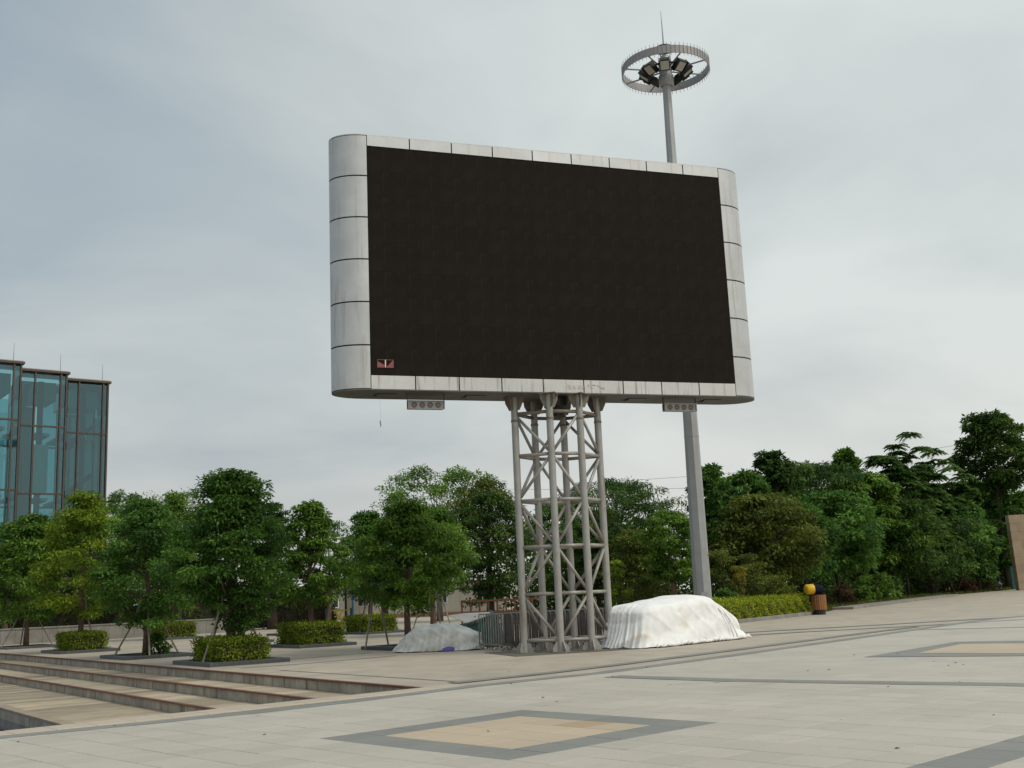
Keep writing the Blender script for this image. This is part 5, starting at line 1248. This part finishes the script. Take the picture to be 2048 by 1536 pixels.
# person beside the wall, in the shade
def person(loc, rz, label):
    o = thing('person', loc, rz, label, 'person')
    J = {'pel': (0, 0, .95), 'spi': (0, .01, 1.18), 'che': (0, .03, 1.36), 'nec': (0, .05, 1.50), 'hea': (0, .07, 1.62), 'top': (0, .07, 1.72),
         'hl': (.10, 0, .90), 'kl': (.12, -.20, .52), 'al': (.13, -.10, .09), 'tl': (.14, -.28, .05), 'hr': (-.10, 0, .90), 'kr': (-.12, .12, .50), 'ar': (-.13, .36, .12), 'tr': (-.14, .20, .05),
         'sl': (.19, .03, 1.42), 'el': (.25, .08, 1.14), 'wl': (.24, -.10, .93), 'sr': (-.19, .03, 1.42), 'er': (-.26, -.02, 1.15), 'wr': (-.26, -.20, .98)}
    E_ = [('pel', 'spi'), ('spi', 'che'), ('che', 'nec'), ('nec', 'hea'), ('hea', 'top'), ('pel', 'hl'), ('hl', 'kl'), ('kl', 'al'), ('al', 'tl'), ('pel', 'hr'), ('hr', 'kr'), ('kr', 'ar'), ('ar', 'tr'), ('che', 'sl'), ('sl', 'el'), ('el', 'wl'), ('che', 'sr'), ('sr', 'er'), ('er', 'wr')]
    Rd = {'pel': .15, 'spi': .14, 'che': .16, 'nec': .06, 'hea': .105, 'top': .07, 'hl': .10, 'kl': .075, 'al': .05, 'tl': .04, 'hr': .10, 'kr': .075, 'ar': .05, 'tr': .04, 'sl': .075, 'el': .05, 'wl': .035, 'sr': .075, 'er': .05, 'wr': .035}
    ks = list(J); me = bpy.data.meshes.new('body'); me.from_pydata([J[k] for k in ks], [(ks.index(a), ks.index(b)) for a, b in E_], [])
    b = link(me, 'body', None, o); md = b.modifiers.new('skin', 'SKIN')
    for i, k in enumerate(ks): me.skin_vertices[0].data[i].radius = (Rd[k], Rd[k]); me.skin_vertices[0].data[i].use_root = (k == 'pel')
    sb = b.modifiers.new('sub', 'SUBSURF'); sb.levels = 2; sb.render_levels = 2
    m = bpy.data.materials.new('clothed_body'); m.use_nodes = True; t = m.node_tree; bs = t.nodes['Principled BSDF']; bs.inputs['Roughness'].default_value = .8
    tc_ = t.nodes.new('ShaderNodeTexCoord'); sx = t.nodes.new('ShaderNodeSeparateXYZ'); t.links.new(tc_.outputs['Object'], sx.inputs[0])
    cr = t.nodes.new('ShaderNodeValToRGB'); cr.color_ramp.interpolation = 'CONSTANT'; t.links.new(sx.outputs[2], cr.inputs[0])
    dv = t.nodes.new('ShaderNodeMath'); dv.operation = 'DIVIDE'; dv.inputs[1].default_value = 2.0; t.links.new(sx.outputs[2], dv.inputs[0]); t.links.new(dv.outputs[0], cr.inputs[0])
    el = cr.color_ramp.elements; el[0].position = 0; el[0].color = (.03, .03, .03, 1); el[1].position = .06; el[1].color = (.32, .34, .36, 1)
    for p_, c_ in ((.475, (.02, .025, .07, 1)), (.755, (.32, .19, .13, 1)), (.83, (.015, .012, .01, 1))): q = el.new(p_); q.color = c_
    t.links.new(cr.outputs[0], bs.inputs['Base Color']); me.materials.append(m)
    hr = MB().lathe([(.0, 1.80), (.07, 1.785), (.115, 1.72), (.12, 1.66), (.09, 1.64)], 14, (0, .085, 0)).build('hair', MT['black'], o, smooth=True)
    return o
person(tuple(gnd(2000, 1181)), math.radians(70), 'person in a navy top and light grey trousers walking beside the sandstone wall')

# overhead wires
for (a, b), lab in ((((1150, 966, 150), (2100, 858, 150)), 'upper thin overhead wire crossing the sky above the right-hand wood'), (((1000, 978, 160), (2100, 930, 160)), 'lower thin overhead wire just above the treetops')):
    p, q = at(*a), at(*b); o = thing('overhead_wire', tuple(p), 0, lab, 'wire', 'overhead wires')
    MB().tube([(q - p) * t + V(0, 0, -1.2 * 4 * t * (1 - t)) for t in np.linspace(0, 1, 13)], .022, 5).build('cable', MT['wire'], o)

# dry leaves and small litter on the slabs
r = np.random.default_rng(12); n = 46
P = np.stack([r.uniform(-7, 9, n), r.uniform(10, 26, n), np.full(n, .008)], 1); P = P[(P[:, 0] > -.45 * P[:, 1]) & ~((P[:, 0] < -1.0) & (P[:, 1] > 16.2 + (P[:, 0] + 7.6) * .6))]; n = len(P)
lm_ = leaf_mesh('fallen_leaves', P, rvec(r, n) * np.array([1, 1, .15]), V(0, 0, 1) + rvec(r, n) * .2, r.uniform(.04, .11, n), r.uniform(.02, .05, n), r.random(n))
tag(link(lm_, 'fallen_leaves', MT['litter']), 'dry leaves scattered over the pale slabs', 'leaves', kind='stuff')
